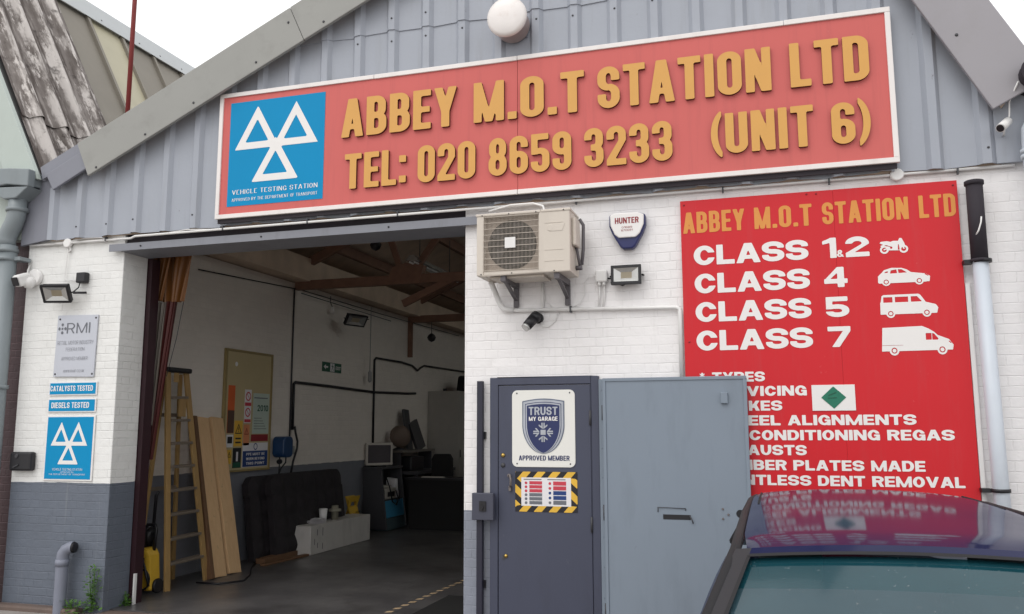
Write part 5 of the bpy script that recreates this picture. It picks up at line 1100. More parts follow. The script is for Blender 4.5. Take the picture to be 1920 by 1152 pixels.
t_ = poster('orange over brown tall notice at the left of the cream board', 2.60, 2.745, 1.61, 2.22, m_orange); panel('brown_half', m_brown, t_, 2.603, 2.742, 1.612, 1.90, XP, .002)
t_ = poster('small pale notice with black symbol under the orange and brown notice', 2.60, 2.74, 1.43, 1.59, m_paper); panel('symbol', m_blackp, t_, 2.62, 2.72, 1.48, 1.565, XP, .002)
t_ = poster('small yellow warning notice at the lower left of the cream board', 2.62, 2.72, 1.22, 1.40, m_haz_y); warnside(t_, 2.67, 1.335, .08, m_blackp)
t_ = poster('larger yellow warning notice with black triangle in the middle of the board', 2.76, 2.94, 1.44, 1.77, m_haz_y); warnside(t_, 2.85, 1.66, .15, m_blackp); panel('text_bar', m_blackp, t_, 2.79, 2.91, 1.48, 1.50, XP, .002); panel('text_bar', m_blackp, t_, 2.79, 2.91, 1.53, 1.55, XP, .002)
t_ = poster('black and white escape notice at the bottom of the cream board', 2.75, 2.93, 1.165, 1.42, m_blackp); panel('white_figure', m_paper, t_, 2.82, 2.86, 1.25, 1.37, XP, .002); panel('green_footer', m_dkgreen, t_, 2.755, 2.925, 1.17, 1.235, XP, .002)
t_ = poster('narrow strip of two red prohibition symbols on the cream board', 2.965, 3.115, 1.74, 2.18, m_paper); ringside(t_, 3.04, 2.09, .06, m_pinkr); panel('red_footer', m_pinkr, t_, 2.97, 3.11, 1.965, 2.01, XP, .002); ringside(t_, 3.04, 1.88, .06, m_pinkr); panel('red_footer', m_pinkr, t_, 2.97, 3.11, 1.75, 1.79, XP, .002)
t_ = poster('orange tinted warning notice under the red prohibition strip', 2.965, 3.10, 1.45, 1.72, M('salmon_print', srgb(216, 140, 96), .5)); warnside(t_, 3.03, 1.63, .1, m_dkred)
t_ = poster('pale green certificate with dark lettering at the right of the board', 3.16, 3.545, 1.60, 2.14, m_paleg); panel('heading', m_textgrey, t_, 3.18, 3.5, 2.07, 2.085, XP, .002); lettering_side('2010', 3.26, 3.52, 1.90, 1.985, XP, m_dkgreen, t_, 'bold'); 
for k in range(5): panel('text_bar', M('fine_print', srgb(140, 150, 142), .6), t_, 3.19, 3.49-.03*k, 1.66+k*.035, 1.672+k*.035, XP, .002)
t_ = poster('dark red band notice under the pale green certificate', 3.14, 3.54, 1.50, 1.59, m_dkred)
t_ = poster('navy notice with white lettering under a round symbol low on the board', 2.96, 3.545, 1.165, 1.48, m_paper); panel('navy_panel', m_bluep, t_, 2.965, 3.54, 1.17, 1.375, XP, .002)
ringside(t_, 3.25, 1.43, .045, m_bluep, 'symbol', False)
for s_, z in (('PPE MUST BE', 1.315), ('WORN BEYOND', 1.255), ('THIS POINT', 1.195)): lettering_side(s_, 3.04, 3.47, z, z+.035, XP+.0022, m_white_v, t_, 'bold')
b = B(); b.lathe([(.03, 0), (.03, .004)], (XB, 2.75, 2.50), (1, 0, 0), 8); tag(b.build('white_sticker', m_wpl), 'tiny white torn sticker near the top of the cream board', 'sticker')
# hose reel
HR = thing('hose_reel', 'blue wall mounted air hose reel beside the cream board', 'hose reel', (XW+.15, 3.78, 1.24))
b = B(); b.prism(rrect(3.66, 1.27, 3.90, 1.56, .07), XW+.22, 'x', XW+.03); b.build('case', m_dkblue, HR, bev=.02)
b = B(); b.box(XW+.0005, 3.72, 1.32, XW+.03, 3.84, 1.5); b.build('wall_plate', m_dkgrey, HR)
b = B(); b.tube([(XW+.12, 3.72, 1.28), (XW+.13, 3.70, 1.20), (XW+.12, 3.71, 1.05), (XW+.1, 3.70, .95)], .011, 6); b.lathe([(.035, -.02), (.035, .02)], (XW+.13, 3.70, 1.215), (0, 1, 0), 10); b.tube([(XW+.12, 3.88, 1.3), (XW+.13, 3.86, 1.2), (XW+.12, 3.76, 1.12), (XW+.1, 3.72, 1.02)], .011, 6); b.build('hose', m_blk, HR)
SK = thing('wall_socket', 'grey wall socket with thick black cable below a vertical conduit', 'socket', (XW, 4.16, 1.3))
b = B(); b.box(XW+.0005, 4.09, 1.30, XW+.05, 4.23, 1.42); b.build('box', m_sky_grey, SK, bev=.01)
b = B(); b.tube([(XW+.05, 4.2, 1.7), (XW+.06, 4.22, 1.6), (XW+.07, 4.26, 1.48), (XW+.07, 4.25, 1.38), (XW+.05, 4.19, 1.2), (XW+.05, 4.13, 1.0)], .016, 8); b.build('cable', m_blk, SK)
o = B().tube([(XW+.015, 4.13, 3.70), (XW+.015, 4.13, 1.42)], .012, 8).build('conduit', m_dkgrey); tag(o, 'dark vertical conduit dropping from the nearest truss to the wall socket', 'conduit')
o = B().tube([(XW+.02, 4.19, 1.65), (XW+.02, 4.19, 2.31), (XW+.02, 4.23, 2.34), (XW+.02, 5.2, 2.33), (XW+.02, 6.8, 2.30), (XW+.02, 8.2, 2.33), (XW+.02, 8.68, 2.35)], .022, 8).build('air_pipe', m_blk); tag(o, 'black pipe running level along the inner wall from above the socket', 'pipe')
o = B().tube([(XW+.02, 6.84, 1.36), (XW+.02, 6.84, 2.86), (XW+.02, 6.90, 2.905), (XW+.02, 8.0, 2.91), (XW+.02, 8.5, 2.88), (XW+.03, 8.75, 2.80), (XW+.02, 8.9, 2.86), (XW+.02, 9.1, 2.92), (XW+.02, 11.5, 2.95)], .020, 8).build('air_pipe', m_blk); tag(o, 'black pipe rising behind the monitor then running level with a dip', 'pipe')
o = B().tube([(XW+.02, 1.9, 3.6), (XW+.02, 4.3, 3.72), (XW+.05, 7.0, 3.70), (XW+.05, 11, 3.72)], .008, 6).build('roof_cable', m_blk); tag(o, 'thin cable slung along the head of the inner wall', 'cable')
o = B().tube([(XW+.06, 4.25, 3.66), (XW+.06, 7.4, 3.62)], .008, 6).build('tie_wire', m_blk); tag(o, 'dark wire stretched between the first two roof trusses', 'wire')
PC = thing('pull_cord', 'hanging pull cord with long pale handle against the inner wall', 'cord', (XW+.1, 6.5, 2.46))
b = B(); b.tube([(XW+.1, 6.5, 3.75), (XW+.1, 6.5, 2.66)], .007, 6); b.build('cord', m_sky_grey, PC); b = B(); b.lathe([(.012, 0), (.034, .03), (.034, .17), (.012, .21)], (XW+.1, 6.5, 2.45), (0, 0, 1), 10); b.build('handle', m_sky_grey, PC)
ES = thing('exit_sign', 'dark green emergency exit sign with white arrow high on the inner wall', 'sign', (XW, 5.34, 2.56))
panel('plate', m_dkgreen, ES, 5.03, 5.65, 2.555, 2.705, XW, .006)
XE = XW+.0062
shape2d(lambda X, Y: U(f_pl(X, Y, (-1, 0), (0, .8), (0, -.8)), f_bx(X, Y, -.1, -.25, 1, .25)), (-1, -1, 1, 1), (XE, 5.14, 2.63), .07, .05, m_white_v, ES, 'arrow', .002, 20, 'side')
def runner(X, Y): return U(np.sqrt((X-.1)**2+(Y-.75)**2)-.2, f_pl(X, Y, (-.2, .5), (.25, .5), (.3, -.1), (-.1, -.1)), f_pl(X, Y, (-.1, -.1), (.1, 0), (-.4, -1), (-.6, -.9)), f_pl(X, Y, (.1, 0), (.3, -.1), (.7, -.9), (.5, -1)), f_pl(X, Y, (-.7, .3), (-.2, .5), (-.1, .35), (-.6, .15)), f_pl(X, Y, (.2, .5), (.8, .2), (.75, .05), (.2, .3)))
panel('pictogram_panel', m_paper, ES, 5.28, 5.42, 2.565, 2.695, XE, .001); shape2d(runner, (-1, -1, 1, 1), (XE+.0012, 5.35, 2.63), .055, .055, m_dkgreen, ES, 'running_figure', .002, 20, 'side')
lettering_side('EXIT', 5.46, 5.62, 2.60, 2.655, XE, m_white_v, ES, 'bold')
FI = flood('floodlight', 'dark floodlight on the inner white wall above the exit sign', (XW+.32, 5.5, 3.40), .42, .20, R(30), R(70), 'floodlights on the facade')
FI['group'] = 'inner lights'
LS = thing('light_switch', 'small pale switch on a wire above the inner floodlight', 'switch', (XW, 5.2, 3.48)); b = B(); b.lathe([(.03, 0), (.035, .04), (.02, .1)], (XW+.06, 5.2, 3.48), (0, 0, 1), 10); b.build('body', m_wpl, LS); b = B(); b.tube([(XW+.06, 5.2, 3.58), (XW+.05, 5.15, 3.65), (XW+.05, 5.15, 3.75)], .006, 6); b.build('wire', m_blk, LS)
for x, y, z, lab in ((-6.2, 8.35, 3.40, 'small dark lamp hanging below the second roof truss'), (-5.35, 4.1, 4.28, 'small dark sensor hanging near the roof behind the lintel')):
    t_ = thing('pendant_lamp', lab, 'lamp', (x, y, z)); b = B(); b.smooth = True; b.lathe([(.001, -.09), (.06, -.06), (.085, 0), (.06, .05), (.015, .08)], (x, y, z), (0, 0, 1), 14); b.build('shade', m_blk, t_); b = B(); b.tube([(x, y, z+.07), (x, y, z+.33)], .006, 6); b.build('cord', m_blk, t_)
for x, z, y0, lab in ((-4.75, 4.0, 4.0, 'nearer unlit fluorescent tube fitting slung under the roof trusses'), (-4.55, 4.35, 5.9, 'farther unlit fluorescent tube fitting slung under the roof trusses')):
    t_ = thing('fluorescent_light', lab, 'light fitting', (x, y0+.9, z), 'fluorescent fittings'); b = B(); b.prism([(x-.09, z), (x+.09, z), (x+.035, z+.07), (x-.035, z+.07)], y0, 'y', y0+1.8); b.build('reflector', m_refl, t_)
    for dx in (-.035, .035): b = B(); b.tube([(x+dx, y0+.03, z-.02), (x+dx, y0+1.77, z-.02)], .014, 10); b.build('tube', m_wpl, t_)
    b = B(); b.tube([(x, y0+.3, z+.07), (x, y0+.3, z+.6)], .006, 6); b.tube([(x, y0+1.5, z+.07), (x, y0+1.5, z+.6)], .006, 6); b.build('chain', m_dkgrey, t_)

# quilted boards leaning on the wall
def quilt(label, y0, y1, xb, xt, z1, th):
    b = B(); b.smooth = True
    P = []
    def fn(u, v):
        x = xb+(xt-xb)*v; y = y0+(y1-y0)*u; z = -.025+(z1+.025)*v
        e = min(1, 9*min(u, 1-u, v, 1-v)); cr_ = .035*abs(math.sin(u*math.pi*7))*abs(math.sin(v*math.pi*4))*e
        zz = z-.10*max(0, (abs(u-.5)-.42)/.08)**2*(v > .8)
        return (x+cr_+.02*e, y, zz)
    b.grid(fn, 56, 32); b.smooth = False; b.grid(lambda u, v: (fn(u, v)[0]-th, fn(u, v)[1], fn(u, v)[2]), 8, 8)
    for u in (0, 1): b.grid(lambda a, v: (fn(u, v)[0]-th*a, fn(u, v)[1], fn(u, v)[2]), 1, 12)
    b.grid(lambda u_, a: (fn(u_, 1)[0]-th*a, fn(u_, 1)[1], fn(u_, 1)[2]), 20, 1)
    return tag(b.build('quilted_panel', m_quilt), label, 'panel', 'dark quilted panels on the inner wall')
quilt('dark quilted panel in front, leaning on the inner wall behind the white box', 3.25, 5.2, -6.26, -6.40, 1.06, .09); quilt('dark quilted panel behind, its left edge showing past the front one', 2.98, 4.6, -6.42, -6.56, 1.04, .09)
t_ = tag(B().box(-6.35, 2.9, -.029, -6.22, 3.9, .035).build('timber_offcut', m_plank2, bev=.004), 'brown timber offcut lying on the floor in front of the dark panels', 'timber')
t_ = tag(B().bar((-6.15, 2.75, -.015), (-6.08, 3.7, -.015), .08, .026).build('timber_offcut', m_plank2, bev=.004), 'thinner brown timber strip lying nearest the open floor', 'timber')
WB = thing('white_box', 'long low white box standing on the garage floor before the dark panels', 'box', (-6.1, 4.55, -.03))
b = B(); b.prism([(-6.03, 3.70), (-6.03, 5.50), (-6.42, 5.50), (-6.42, 3.70)], .355, 'z', -.028); b.build('carcass', M('box_white', srgb(196, 192, 188), .5, dirt=.25), WB, bev=.006)
b = B()
for y, z0, z1 in ((3.87, .22, .30), (3.88, .05, .12), (4.02, .02, .10), (4.02, .2, .31), (3.80, .1, .18)): b.box(-6.0298, y, z0, -6.028, y+.012, z1)
b.build('chipped_mark', m_dkgrey, WB)
CUp = thing('paper_cup', 'white paper cup standing on the white box', 'cup', (-6.2, 4.3, .355)); b = B(); b.lathe([(.045, 0), (.06, .16)], (-6.2, 4.33, .356), (0, 0, 1), 16); b.build('cup', m_wpl, CUp); b = B(); b.lathe([(.063, 0), (.063, .012), (.05, .02)], (-6.2, 4.33, .5165), (0, 0, 1), 16); b.build('lid', m_wpl, CUp)
b = B(); b.lathe([(.05, 0), (.05, .11), (.09, .115), (.09, .15), (.05, .155), (.05, .2)], (-6.17, 4.62, .356), (0, 0, 1), 16); tag(b.build('tape_spool', M('spool', srgb(150, 146, 130), .5)), 'pale spool standing on the white box beside the cup', 'spool')
b = B()
for k in range(5): b.prism([(-6.25+random.gauss(0, .03), 4.0+random.gauss(0, .03)), (-6.1, 4.02), (-6.08, 4.22), (-6.26, 4.2)], .362+k*.014, 'z', .358+k*.014)
tag(b.build('paper_stack', m_paper), 'loose white papers lying on the left of the white box', 'paper')
WF = thing('wet_floor_sign', 'yellow folding wet floor sign standing behind the white box', 'sign', (-6.3, 5.55, -.03))
for s_, nm in ((1, 'front_board'), (-1, 'rear_board')):
    b = B(); 
    for a in ((5.42, 5.48, .0, .62), (5.66, 5.72, .0, .62), (5.48, 5.66, .56, .62), (5.48, 5.66, .06, .47)): 
        xb = -6.30+s_*.0; b.raw([(-6.38+s_*(.14-.2*(z/.65))+dx, y, z) for z in (a[2]-.028, a[3]) for dx in (0, .012) for y in (a[0], a[1])], [(0, 1, 3, 2), (4, 6, 7, 5), (0, 4, 5, 1), (2, 3, 7, 6), (0, 2, 6, 4), (1, 5, 7, 3)])
    b.build(nm, m_yellow, WF)
XF = -6.38+.14-.2*.3+.02
warn = B(); place2d(warn, mesh2d(lambda X, Y: U(np.maximum(f_pl(X, Y, (-1, -.8), (1, -.8), (0, 1)), -f_pl(X, Y, (-.7, -.62), (.7, -.62), (0, .62))), f_bx(X, Y, -.1, -.5, .1, .2)), -1, -1, 1, 1, 20), (XF+.012, 5.57, .2), .07, .07, .001, 'side'); warn.build('warning_triangle', m_blackp, WF)
b = B(); text(b, 'CAUTION', (XF+.0, 5.49, .36), .16, .03, 'bold', .001, 12, 'side'); b.build('lettering', [m_blackp]*2, WF, fix=False)

# emissions trolley, monitor, bench and the clutter at the back
ET = thing('test_trolley', 'dark wheeled test trolley with sloping sides and a blue lower panel', 'trolley', (-6.4, 6.9, -.03))
for y in (6.48, 7.28):
    b = B(); b.prism([(-6.66, 0), (-6.2, 0), (-6.32, 1.0), (-6.66, 1.0)], y, 'x' if False else 'y', y+.03); b.build('side_frame', m_dkgrey, ET, bev=.006)
b = B(); b.box(-6.66, 6.45, .985, -6.30, 7.34, 1.02); b.build('top', m_dkgrey, ET, bev=.006)
b = B(); b.prism([(-6.64, .18), (-6.235, .18), (-6.27, .46), (-6.64, .46)], 6.515, 'y', 7.275); b.build('blue_panel', m_midblue, ET, bev=.01)
b = B(); b.prism([(-6.64, -.02), (-6.215, -.02), (-6.235, .175), (-6.64, .175)], 6.515, 'y', 7.275); b.build('base_drawer', M('teal_grey', srgb(70, 88, 94), .5), ET, bev=.01)
b = B(); b.box(-6.64, 6.515, .462, -6.27, 7.275, .48); b.build('shelf', m_dkgrey, ET)
b = B(); b.tube([(-6.26, 6.55, .85), (-6.2, 6.56, .7), (-6.19, 6.66, .45), (-6.2, 6.85, .38), (-6.22, 6.95, .5), (-6.24, 6.9, .62)], .012, 6); b.build('cable', m_blk, ET)
PR = thing('printer', 'pale printer with black front slot on the shelf of the test trolley', 'printer', (-6.42, 6.85, .48)); b = B(); b.box(-6.60, 6.62, .481, -6.30, 7.05, .66); b.box(-6.58, 6.66, .661, -6.36, 7.0, .70); b.build('body', m_beige, PR, bev=.015); b = B(); b.box(-6.2995, 6.70, .52, -6.297, 6.98, .60); b.build('slot', m_blk, PR)
b = B(); b.prism([(-6.5, .49), (-6.3, .485), (-6.33, .80), (-6.5, .82)], 7.07, 'y', 7.16); tag(b.build('paper_stack', m_paper), 'crumpled white papers stuffed beside the printer', 'paper')
MO = thing('computer_monitor', 'pale framed monitor facing the doorway on top of the test trolley', 'monitor', (-6.5, 6.75, 1.02))
mx = Matrix.Translation((-6.50, 6.75, 1.235)) @ Matrix.Rotation(R(-38+90), 4, 'Z')
b = B(); 
for a in ((-.25, -.03, -.19, .25, .02, -.155), (-.25, -.03, .155, .25, .02, .19), (-.25, -.03, -.155, -.215, .02, .155), (.215, -.03, -.155, .25, .02, .155)): b.box(*a, mx)
b.box(-.21, .0, -.15, .21, .05, .15, mx); b.build('case', m_beige, MO, bev=.006)
b = B(); b.box(-.214, -.02, -.154, .214, -.001, .154, mx); b.build('screen', m_screen, MO); b = B(); b.box(-.1, -.08, -.213, .1, .12, -.20, mx); b.box(-.03, .051, -.2, .03, .08, .05, mx); b.build('stand', m_blk, MO)
BN = thing('workbench', 'dark two tier workbench against the inner wall beyond the test trolley', 'bench', (-6.4, 8.0, -.03))
b = B(); b.box(-6.675, 7.42, .86, -6.05, 9.3, .91); b.build('worktop', m_dkgrey, BN); b = B(); b.box(-6.675, 7.42, 1.24, -6.35, 8.95, 1.28); b.build('upper_shelf', M('shelf_grey', srgb(110, 104, 98), .6), BN)
for x, y in ((-6.1, 7.45), (-6.1, 9.2), (-6.62, 7.45), (-6.62, 9.2)): b = B(); b.box(x-.03, y, -.028, x+.03, y+.06, .8595); b.build('leg', m_dkgrey, BN)
for y in (7.44, 8.88): b = B(); b.box(-6.67, y, .911, -6.4, y+.03, 1.239); b.build('shelf_support', m_dkgrey, BN)
b = B(); b.box(-6.45, 7.6, -.028, -6.12, 9.15, .80); b.build('cupboard', m_blkmat, BN)
b = B(); b.box(-6.6, 7.7, .912, -6.3, 8.3, 1.16); tag(b.build('tool_case', m_blk, bev=.02), 'black tool case on the worktop under the shelf', 'case')
FN = thing('round_fan', 'round dusty desk fan on the upper shelf of the bench', 'fan', (-6.5, 7.7, 1.28))
b = B(); b.smooth = True; b.lathe([(.001, 0), (.13, .01), (.2, .05), (.2, .1), (.12, .15), (.03, .17)], (-6.5, 7.55, 1.52), (.75, -.6, .1), 20); b.build('cage', M('dusty_cage', srgb(104, 88, 78), .6), FN); b = B(); b.lathe([(.12, 0), (.1, .02), (.03, .05), (.025, .1)], (-6.5, 7.55, 1.281), (0, 0, 1), 14); b.build('base', m_dkgrey, FN)
b = B(); b.bar((-6.47, 8.0, 1.282), (-6.58, 8.02, 2.02), .30, .04, (.2, 1, 0) if False else (1, .1, .1)); tag(b.build('dark_board', m_dkgrey), 'dark upright board leaning on the wall above the bench', 'board')
b = B(); b.bar((-6.42, 8.42, 1.282), (-6.56, 8.30, 1.80), .5, .05, (1, .1, .1)); tag(b.build('tilted_panel', m_dkgrey), 'dark tilted panel leaning beside the upright board on the bench', 'panel')
CH = thing('office_chair', 'black office chair with rounded back in front of the dark desk', 'chair', (-5.75, 7.9, -.03))
b = B(); b.prism([(-5.98, .80), (-5.98, 1.12), (-5.93, 1.21), (-5.62, 1.21), (-5.57, 1.12), (-5.57, .80)], 7.86, 'y', 7.93); b.build('backrest', m_blkmat, CH, bev=.02); b = B(); b.box(-6.0, 7.4, .44, -5.55, 7.85, .53); b.build('seat', m_blkmat, CH, bev=.03); b = B(); b.tube([(-5.77, 7.62, .05), (-5.77, 7.62, .44)], .03, 10); b.bar((-5.77, 7.84, .48), (-5.77, 7.94, .85), .06, .02)
for k in range(5): a = k*1.2566; b.tube([(-5.77, 7.62, .06), (-5.77+.26*math.cos(a), 7.62+.26*math.sin(a), .02)], .02, 6)
b.build('stem_and_base', m_blk, CH)
DK = thing('desk', 'black desk facing the doorway with a pale strip along its edge', 'desk', (-5.5, 7.1, -.03)); b = B(); b.box(-6.05, 6.85, .80, -4.9, 7.35, .84); b.build('desktop', m_blk, DK); b = B(); b.box(-6.0, 6.9, -.028, -4.95, 6.93, .799); b.build('modesty_panel', m_blkmat, DK); b = B(); b.box(-6.0, 6.931, -.028, -5.97, 7.33, .799); b.box(-4.98, 6.931, -.028, -4.95, 7.33, .799); b.build('leg', m_blk, DK); b = B(); b.box(-5.75, 6.86, .841, -5.35, 6.93, .86); b.build('pale_strip', m_beige, DK)
CA = thing('tall_cabinet', 'tall pale cabinet standing out from the inner wall beyond the bench', 'cabinet', (-6.4, 8.9, -.03)); b = B(); b.box(-6.675, 9.36, -.028, -6.02, 9.85, 2.42); b.build('carcass', M('cabinet_grey', srgb(168, 164, 158), .5), CA, bev=.008); b = B(); b.box(-6.019, 9.37, .02, -6.005, 9.84, 2.40); b.build('door', MATS['cabinet_grey'], CA); b = B(); b.box(-6.004, 9.42, 1.1, -5.99, 9.44, 1.25); b.build('handle', m_dkgrey, CA)
RK = thing('storage_rack', 'dark storage rack along the inner wall behind the tall cabinet', 'rack', (-6.2, 11, -.03))
b = B()
for y in (10.0, 12.4):
    for x in (-6.6, -5.7): b.box(x, y, -.028, x+.06, y+.06, 2.5)
b.build('upright', m_dkgrey, RK)
for z in (.3, 1.1, 1.75, 2.35): b = B(); b.box(-6.6, 10.0, z, -5.64, 12.46, z+.04); b.build('shelf', m_dkgrey, RK)
b = B(); b.box(-6.5, 10.2, 1.80, -5.75, 12.2, 2.28); tag(b.build('dark_crate', m_blkmat, bev=.02), 'dark wide crate on the upper shelf of the storage rack', 'crate')
b = B(); b.prism([(-6.4, 2.395), (-5.7, 2.395), (-5.72, 2.72), (-5.85, 2.78), (-6.35, 2.78)], 10.2, 'y', 10.9); tag(b.build('dark_bag', m_blkmat, bev=.05), 'dark rounded bag on top of the storage rack', 'bag')
RT = thing('air_compressor', 'compressor with red upper tank and orange lower tank near the back', 'compressor', (-5.1, 9.4, -.03))
b = B(); b.smooth = True; b.tube([(-5.5, 9.5, 1.3), (-5.44, 9.5, 1.3), (-4.7, 9.5, 1.3), (-4.64, 9.5, 1.3)], [.1, .2, .2, .1], 18); b.build('red_tank', m_redtank, RT); b = B(); b.tube([(-5.5, 9.4, .98), (-5.44, 9.4, .98), (-5.1, 9.4, .98), (-5.04, 9.4, .98)], [.08, .15, .15, .08], 18); b.build('orange_tank', m_orangetank, RT); b = B(); b.box(-5.6, 9.25, .72, -4.6, 9.75, .80); b.box(-5.55, 9.3, -.028, -5.5, 9.7, .719); b.box(-4.7, 9.3, -.028, -4.65, 9.7, .719); b.build('stand', m_dkgrey, RT); b = B(); b.tube([(-5.6, 9.3, 1.5), (-5.3, 9.28, 1.56), (-4.6, 9.3, 1.55)], .015, 8); b.build('pipe', m_beige, RT)
# floor tape and mat
b = B()
n = 17
for k in range(n):
    y0 = .35+k*.16; x0 = -3.50+.055*(y0-.5); b.poly([(x0-.03, y0, -.0285), (x0+.03, y0+.03, -.0285), (x0+.03, y0+.10, -.0285), (x0-.03, y0+.07, -.0285)])
tp = b.build('hazard_tape', M('worn_tape', srgb(190, 164, 130), .6, var=.3), fix=False); tag(tp, 'worn dashed hazard tape stuck along the garage floor', 'floor tape')
o = B().box(-3.22, .12, -.0295, -2.52, 1.55, -.012).build('rubber_mat', m_blkmat, bev=.004); tag(o, 'black rubber mat on the floor at the right of the doorway', 'mat')
b = B(); b.poly([(-3.25, .125, -.0275), (-2.55, .125, -.0095), (-2.55, .125, -.0095)]) if False else None
o = B().box(-3.30, .104, -.0297, -2.53, .116, .012).build('yellow_edging', m_haz_y, bev=.003); tag(o, 'yellow edging strip along the front of the black rubber mat', 'edging')

# ------------------------------------------------------------------ the parked car
CX = .425
CR = thing('parked_car', 'dark blue estate car parked nose out before the red board', 'car', (CX, -3.4, -.055))
GZ = -.055
def body_prof(y):
    """top z, half width at belt for the lower body"""
    k = [(-6.42, .50, .60), (-6.36, .64, .70), (-6.1, .72, .75), (-5.35, .85, .79), (-5.0, .895, .795), (-2.0, .90, .795), (-1.0, .89, .78), (-.75, .84, .74), (-.66, .62, .70)]
    for a, c in zip(k, k[1:]):
        if y <= c[0]: t_ = (y-a[0])/(c[0]-a[0]); return a[1]+(c[1]-a[1])*t_, a[2]+(c[2]-a[2])*t_
    return k[-1][1:]
b = B(); b.smooth = True; ysn = [-6.42, -6.40, -6.36, -6.25, -6.1, -5.8, -5.5, -5.35, -5.1, -4.8, -4.2, -3.6, -3.0, -2.4, -1.8, -1.3, -1.0, -.85, -.75, -.69, -.66]
rows = []
for y in ysn:
    t_, hw = body_prof(y); half = [(0, t_+.015), (hw*.55, t_+.008), (hw*.86, t_-.015), (hw*.965, t_-.06), (hw, t_-.16), (hw*1.0, .45), (hw*.985, .28), (hw*.93, .16), (hw*.6, .14), (0, .14)]
    P = [(CX+x, y, z+GZ*0) for x, z in half]+[(CX-x, y, z) for x, z in half[-2:0:-1]]; rows.append(P)
nn = len(rows[0]); b.raw([p for r_ in rows for p in r_], [(j*nn+i, j*nn+(i+1) % nn, (j+1)*nn+(i+1) % nn, (j+1)*nn+i) for j in range(len(rows)-1) for i in range(nn)]); b.poly(rows[0]); b.poly(rows[-1][::-1]); b.build('body', m_car, CR)
RX_, YF, YR = .535, -4.02, -1.50
def roof_fn(u, v):
    y = YF+(YR-YF)*v; uu = 2*u-1; a = abs(uu)
    hw = RX_*(1-.05*max(0, v-.75)/.25-.03*max(0, .12-v)/.12)
    z = 1.286+.022*(1-(2*v-1)**2) + .028*(1-a**2.2) - .008*max(0, (a-.9)/.1)**2
    z -= .014*max(0, (.08-v)/.08)**2 + .045*max(0, (v-.86)/.14)**2
    y2 = y + (.02*a**4*(1-v)**8) - (.12*a**4*v**8)
    return (CX+hw*uu, y2, z)
b = B(); b.smooth = True; b.grid(roof_fn, 40, 60); b.build('roof', m_car, CR, fix=False)
# glazing: windscreen, its tinted band, side and rear windows, pillars
def quadgrid(p00, p10, p11, p01, bulge, nx, ny, ax):
    p00, p10, p11, p01 = map(Vector, (p00, p10, p11, p01))
    def fn(u, v): q = p00*(1-u)*(1-v)+p10*u*(1-v)+p11*u*v+p01*(1-u)*v; return q+Vector(ax)*bulge*(1-(2*u-1)**2)
    return fn
ba, bb_ = (-.735, -4.85, .89), (.735, -4.85, .89); ta, tb = (-.538, -4.03, 1.266), (.538, -4.03, 1.266)
off = lambda p: (p[0]+CX, p[1], p[2])
wq = quadgrid(off(ba), off(bb_), off(tb), off(ta), 0, 24, 12, (0, -1, .05))
def wfn(u, v):
    k = 1-(2*u-1)**2; return wq(u, v)+Vector((0, -k*(.012+.06*(1-v)), .028*v*k))
def sub(fn, u0, u1, v0, v1, lift=(0, 0, 0)): return lambda u, v: tuple(Vector(fn(u0+(u1-u0)*u, v0+(v1-v0)*v))+Vector(lift))
wl, wt = .032, .955
b = B(); b.smooth = True; b.grid(sub(wfn, wl, 1-wl, .03, .78), 24, 10); b.build('windscreen', m_wind, CR, fix=False)
b = B(); b.smooth = True; b.grid(sub(wfn, wl, 1-wl, .78, wt), 24, 4); b.build('sun_band', m_band, CR, fix=False)
b = B(); b.smooth = True; lf_ = (0, -.012, .012)
b.grid(sub(wfn, wl, 1-wl, wt, 1.0, lf_), 24, 2); b.build('header', m_car, CR, fix=False); b = B(); b.smooth = True
b.grid(sub(wfn, -.014, wl, 0, 1.0, lf_), 2, 12); b.build('pillar', M('pillar_dark', srgb(34, 33, 38), .6), CR, fix=False); b = B(); b.smooth = True; b.grid(sub(wfn, 1-wl, 1.014, 0, 1.0, lf_), 2, 12); b.build('pillar', M('pillar_dark', srgb(34, 33, 38), .6), CR, fix=False)
b = B(); b.smooth = True; b.grid(sub(wfn, wl, 1-wl, wt-.012, wt+.006, (0, -.015, .014)), 24, 1)
for u0 in (wl-.004, 1-wl-.006): b.grid(sub(wfn, u0, u0+.010, 0, wt, (0, -.014, .013)), 1, 12)
b.build('windscreen_seal', m_trim, CR, fix=False)
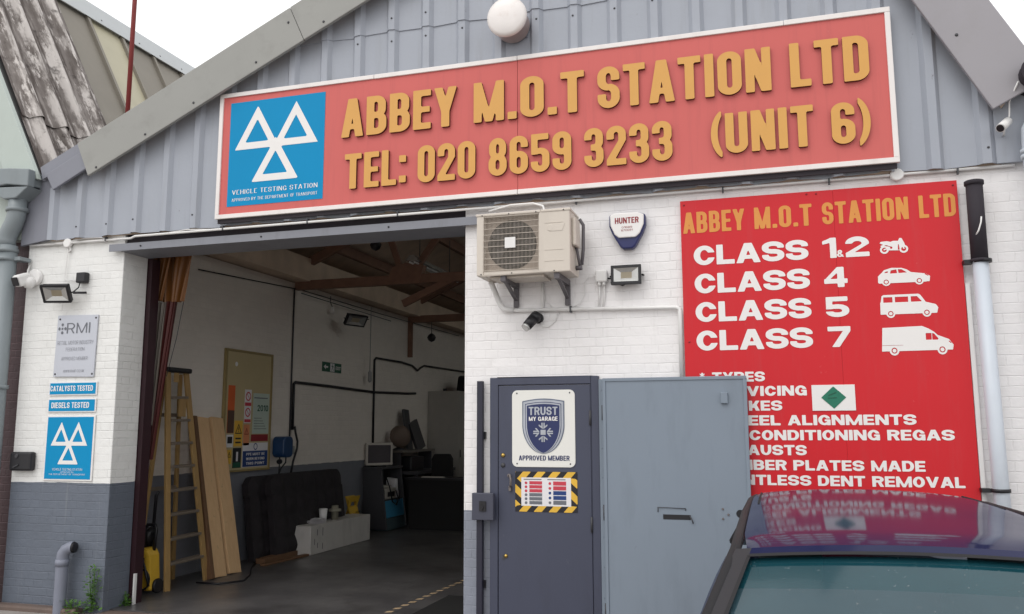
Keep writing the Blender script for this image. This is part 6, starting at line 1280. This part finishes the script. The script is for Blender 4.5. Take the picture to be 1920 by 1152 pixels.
for sgn in (-1, 1):
    p = lambda x, y, z: (CX+sgn*x, y, z)
    b = B(); b.raw([p(.705, -4.80, .89), p(.70, -.95, .90), p(.520, -1.50, 1.255), p(.542, -3.0, 1.285), p(.540, -4.0, 1.262)], [(0, 1, 2, 3, 4)]); b.build('side_glass', m_sidegl, CR)
    b = B()
    b.tube([p(.735, -4.85, .89), p(.645, -4.44, 1.08), p(.575, -4.12, 1.228), p(.555, -4.0, 1.270), p(.553, -3.8, 1.285), p(.553, -3.0, 1.294), p(.548, -2.2, 1.284), p(.532, -1.55, 1.254), p(.60, -1.2, 1.1), p(.70, -.95, .92)], [.018, .018, .018, .017, .016, .016, .016, .016, .03, .03], 10); b.build('window_frame', m_trim, CR)
    b = B()
    for y0, y1 in ((-3.72, -3.60), (-2.35, -2.25)): b.raw([p(.708, y0, .90), p(.708, y1, .90), p(.548, y1-.04, 1.278), p(.548, y0-.04, 1.278)], [(0, 1, 2, 3)])
    b.build('door_pillar', m_trim, CR)
    b = B(); b.tube([p(.500, -2.75, 1.308), p(.500, -2.35, 1.307), p(.498, -1.9, 1.299)], .006, 6); b.build('roof_moulding', m_trim, CR)
    b = B(); b.smooth = True; b.lathe([(.001, -.10), (.06, -.08), (.075, 0), (.07, .05), (.001, .08)], p(.86, -4.50, .93), (sgn, 0, .05), 14); b.bar(p(.72, -4.48, .91), p(.84, -4.48, .92), .05, .05); b.build('door_mirror', m_trim, CR)
    b = B(); b.box(CX+sgn*.80-.02, -3.9, .72, CX+sgn*.80+.02, -3.72, .75); b.build('door_handle', m_trim, CR, bev=.006)
    b = B(); b.prism([(CX+sgn*.40, .52), (CX+sgn*.66, .52), (CX+sgn*.66, .66), (CX+sgn*.40, .67)], -6.435, 'y', -6.33); b.build('headlight', m_lens, CR, bev=.01)
    for y in (-5.55, -1.75):
        W_ = B(); W_.smooth = True; W_.lathe([(.18, -.09), (.29, -.095), (.305, -.07), (.305, .07), (.29, .095), (.18, .09)], (CX+sgn*.73, y, GZ+.305), (1, 0, 0), 28); wo_ = W_.build('wheel', m_tyre, CR)
        Q = B(); Q.lathe([(.185, 0), (.17, .02), (.06, .01), (.05, .03), (.001, .03)], (CX+sgn*.79, y, GZ+.305), (sgn, 0, 0), 24); Q.build('rim', m_rim, wo_)
b = B(); b.raw([(CX-.70, -.95, .90), (CX+.70, -.95, .90), (CX+.51, -1.50, 1.245), (CX-.51, -1.50, 1.245)], [(0, 1, 2, 3)]); b.build('rear_window', m_sidegl, CR)
for x in (-.38, .38):
    b = B(); b.box(CX+x-.24, -3.9, .5, CX+x+.24, -3.35, .62); b.bar((CX+x, -3.45, .55), (CX+x, -3.25, 1.05), .46, .12); b.bar((CX+x, -3.24, 1.05), (CX+x, -3.2, 1.2), .24, .09); b.build('seat', m_seat, CR, bev=.03)
b = B(); b.box(CX-.70, -5.1, .70, CX+.70, -4.6, .90); b.build('dashboard', m_trim, CR, bev=.03)
b = B(); b.tube([(CX+.38+.18*math.cos(a), -4.45+.06*math.sin(a), .92+.17*math.sin(a)) for a in np.linspace(0, 2*math.pi, 25)], .014, 8); b.build('steering_wheel', m_trim, CR)
b = B(); b.box(CX-.34, -6.436, .47, CX+.34, -6.40, .60); b.build('grille', m_trim, CR, bev=.006)
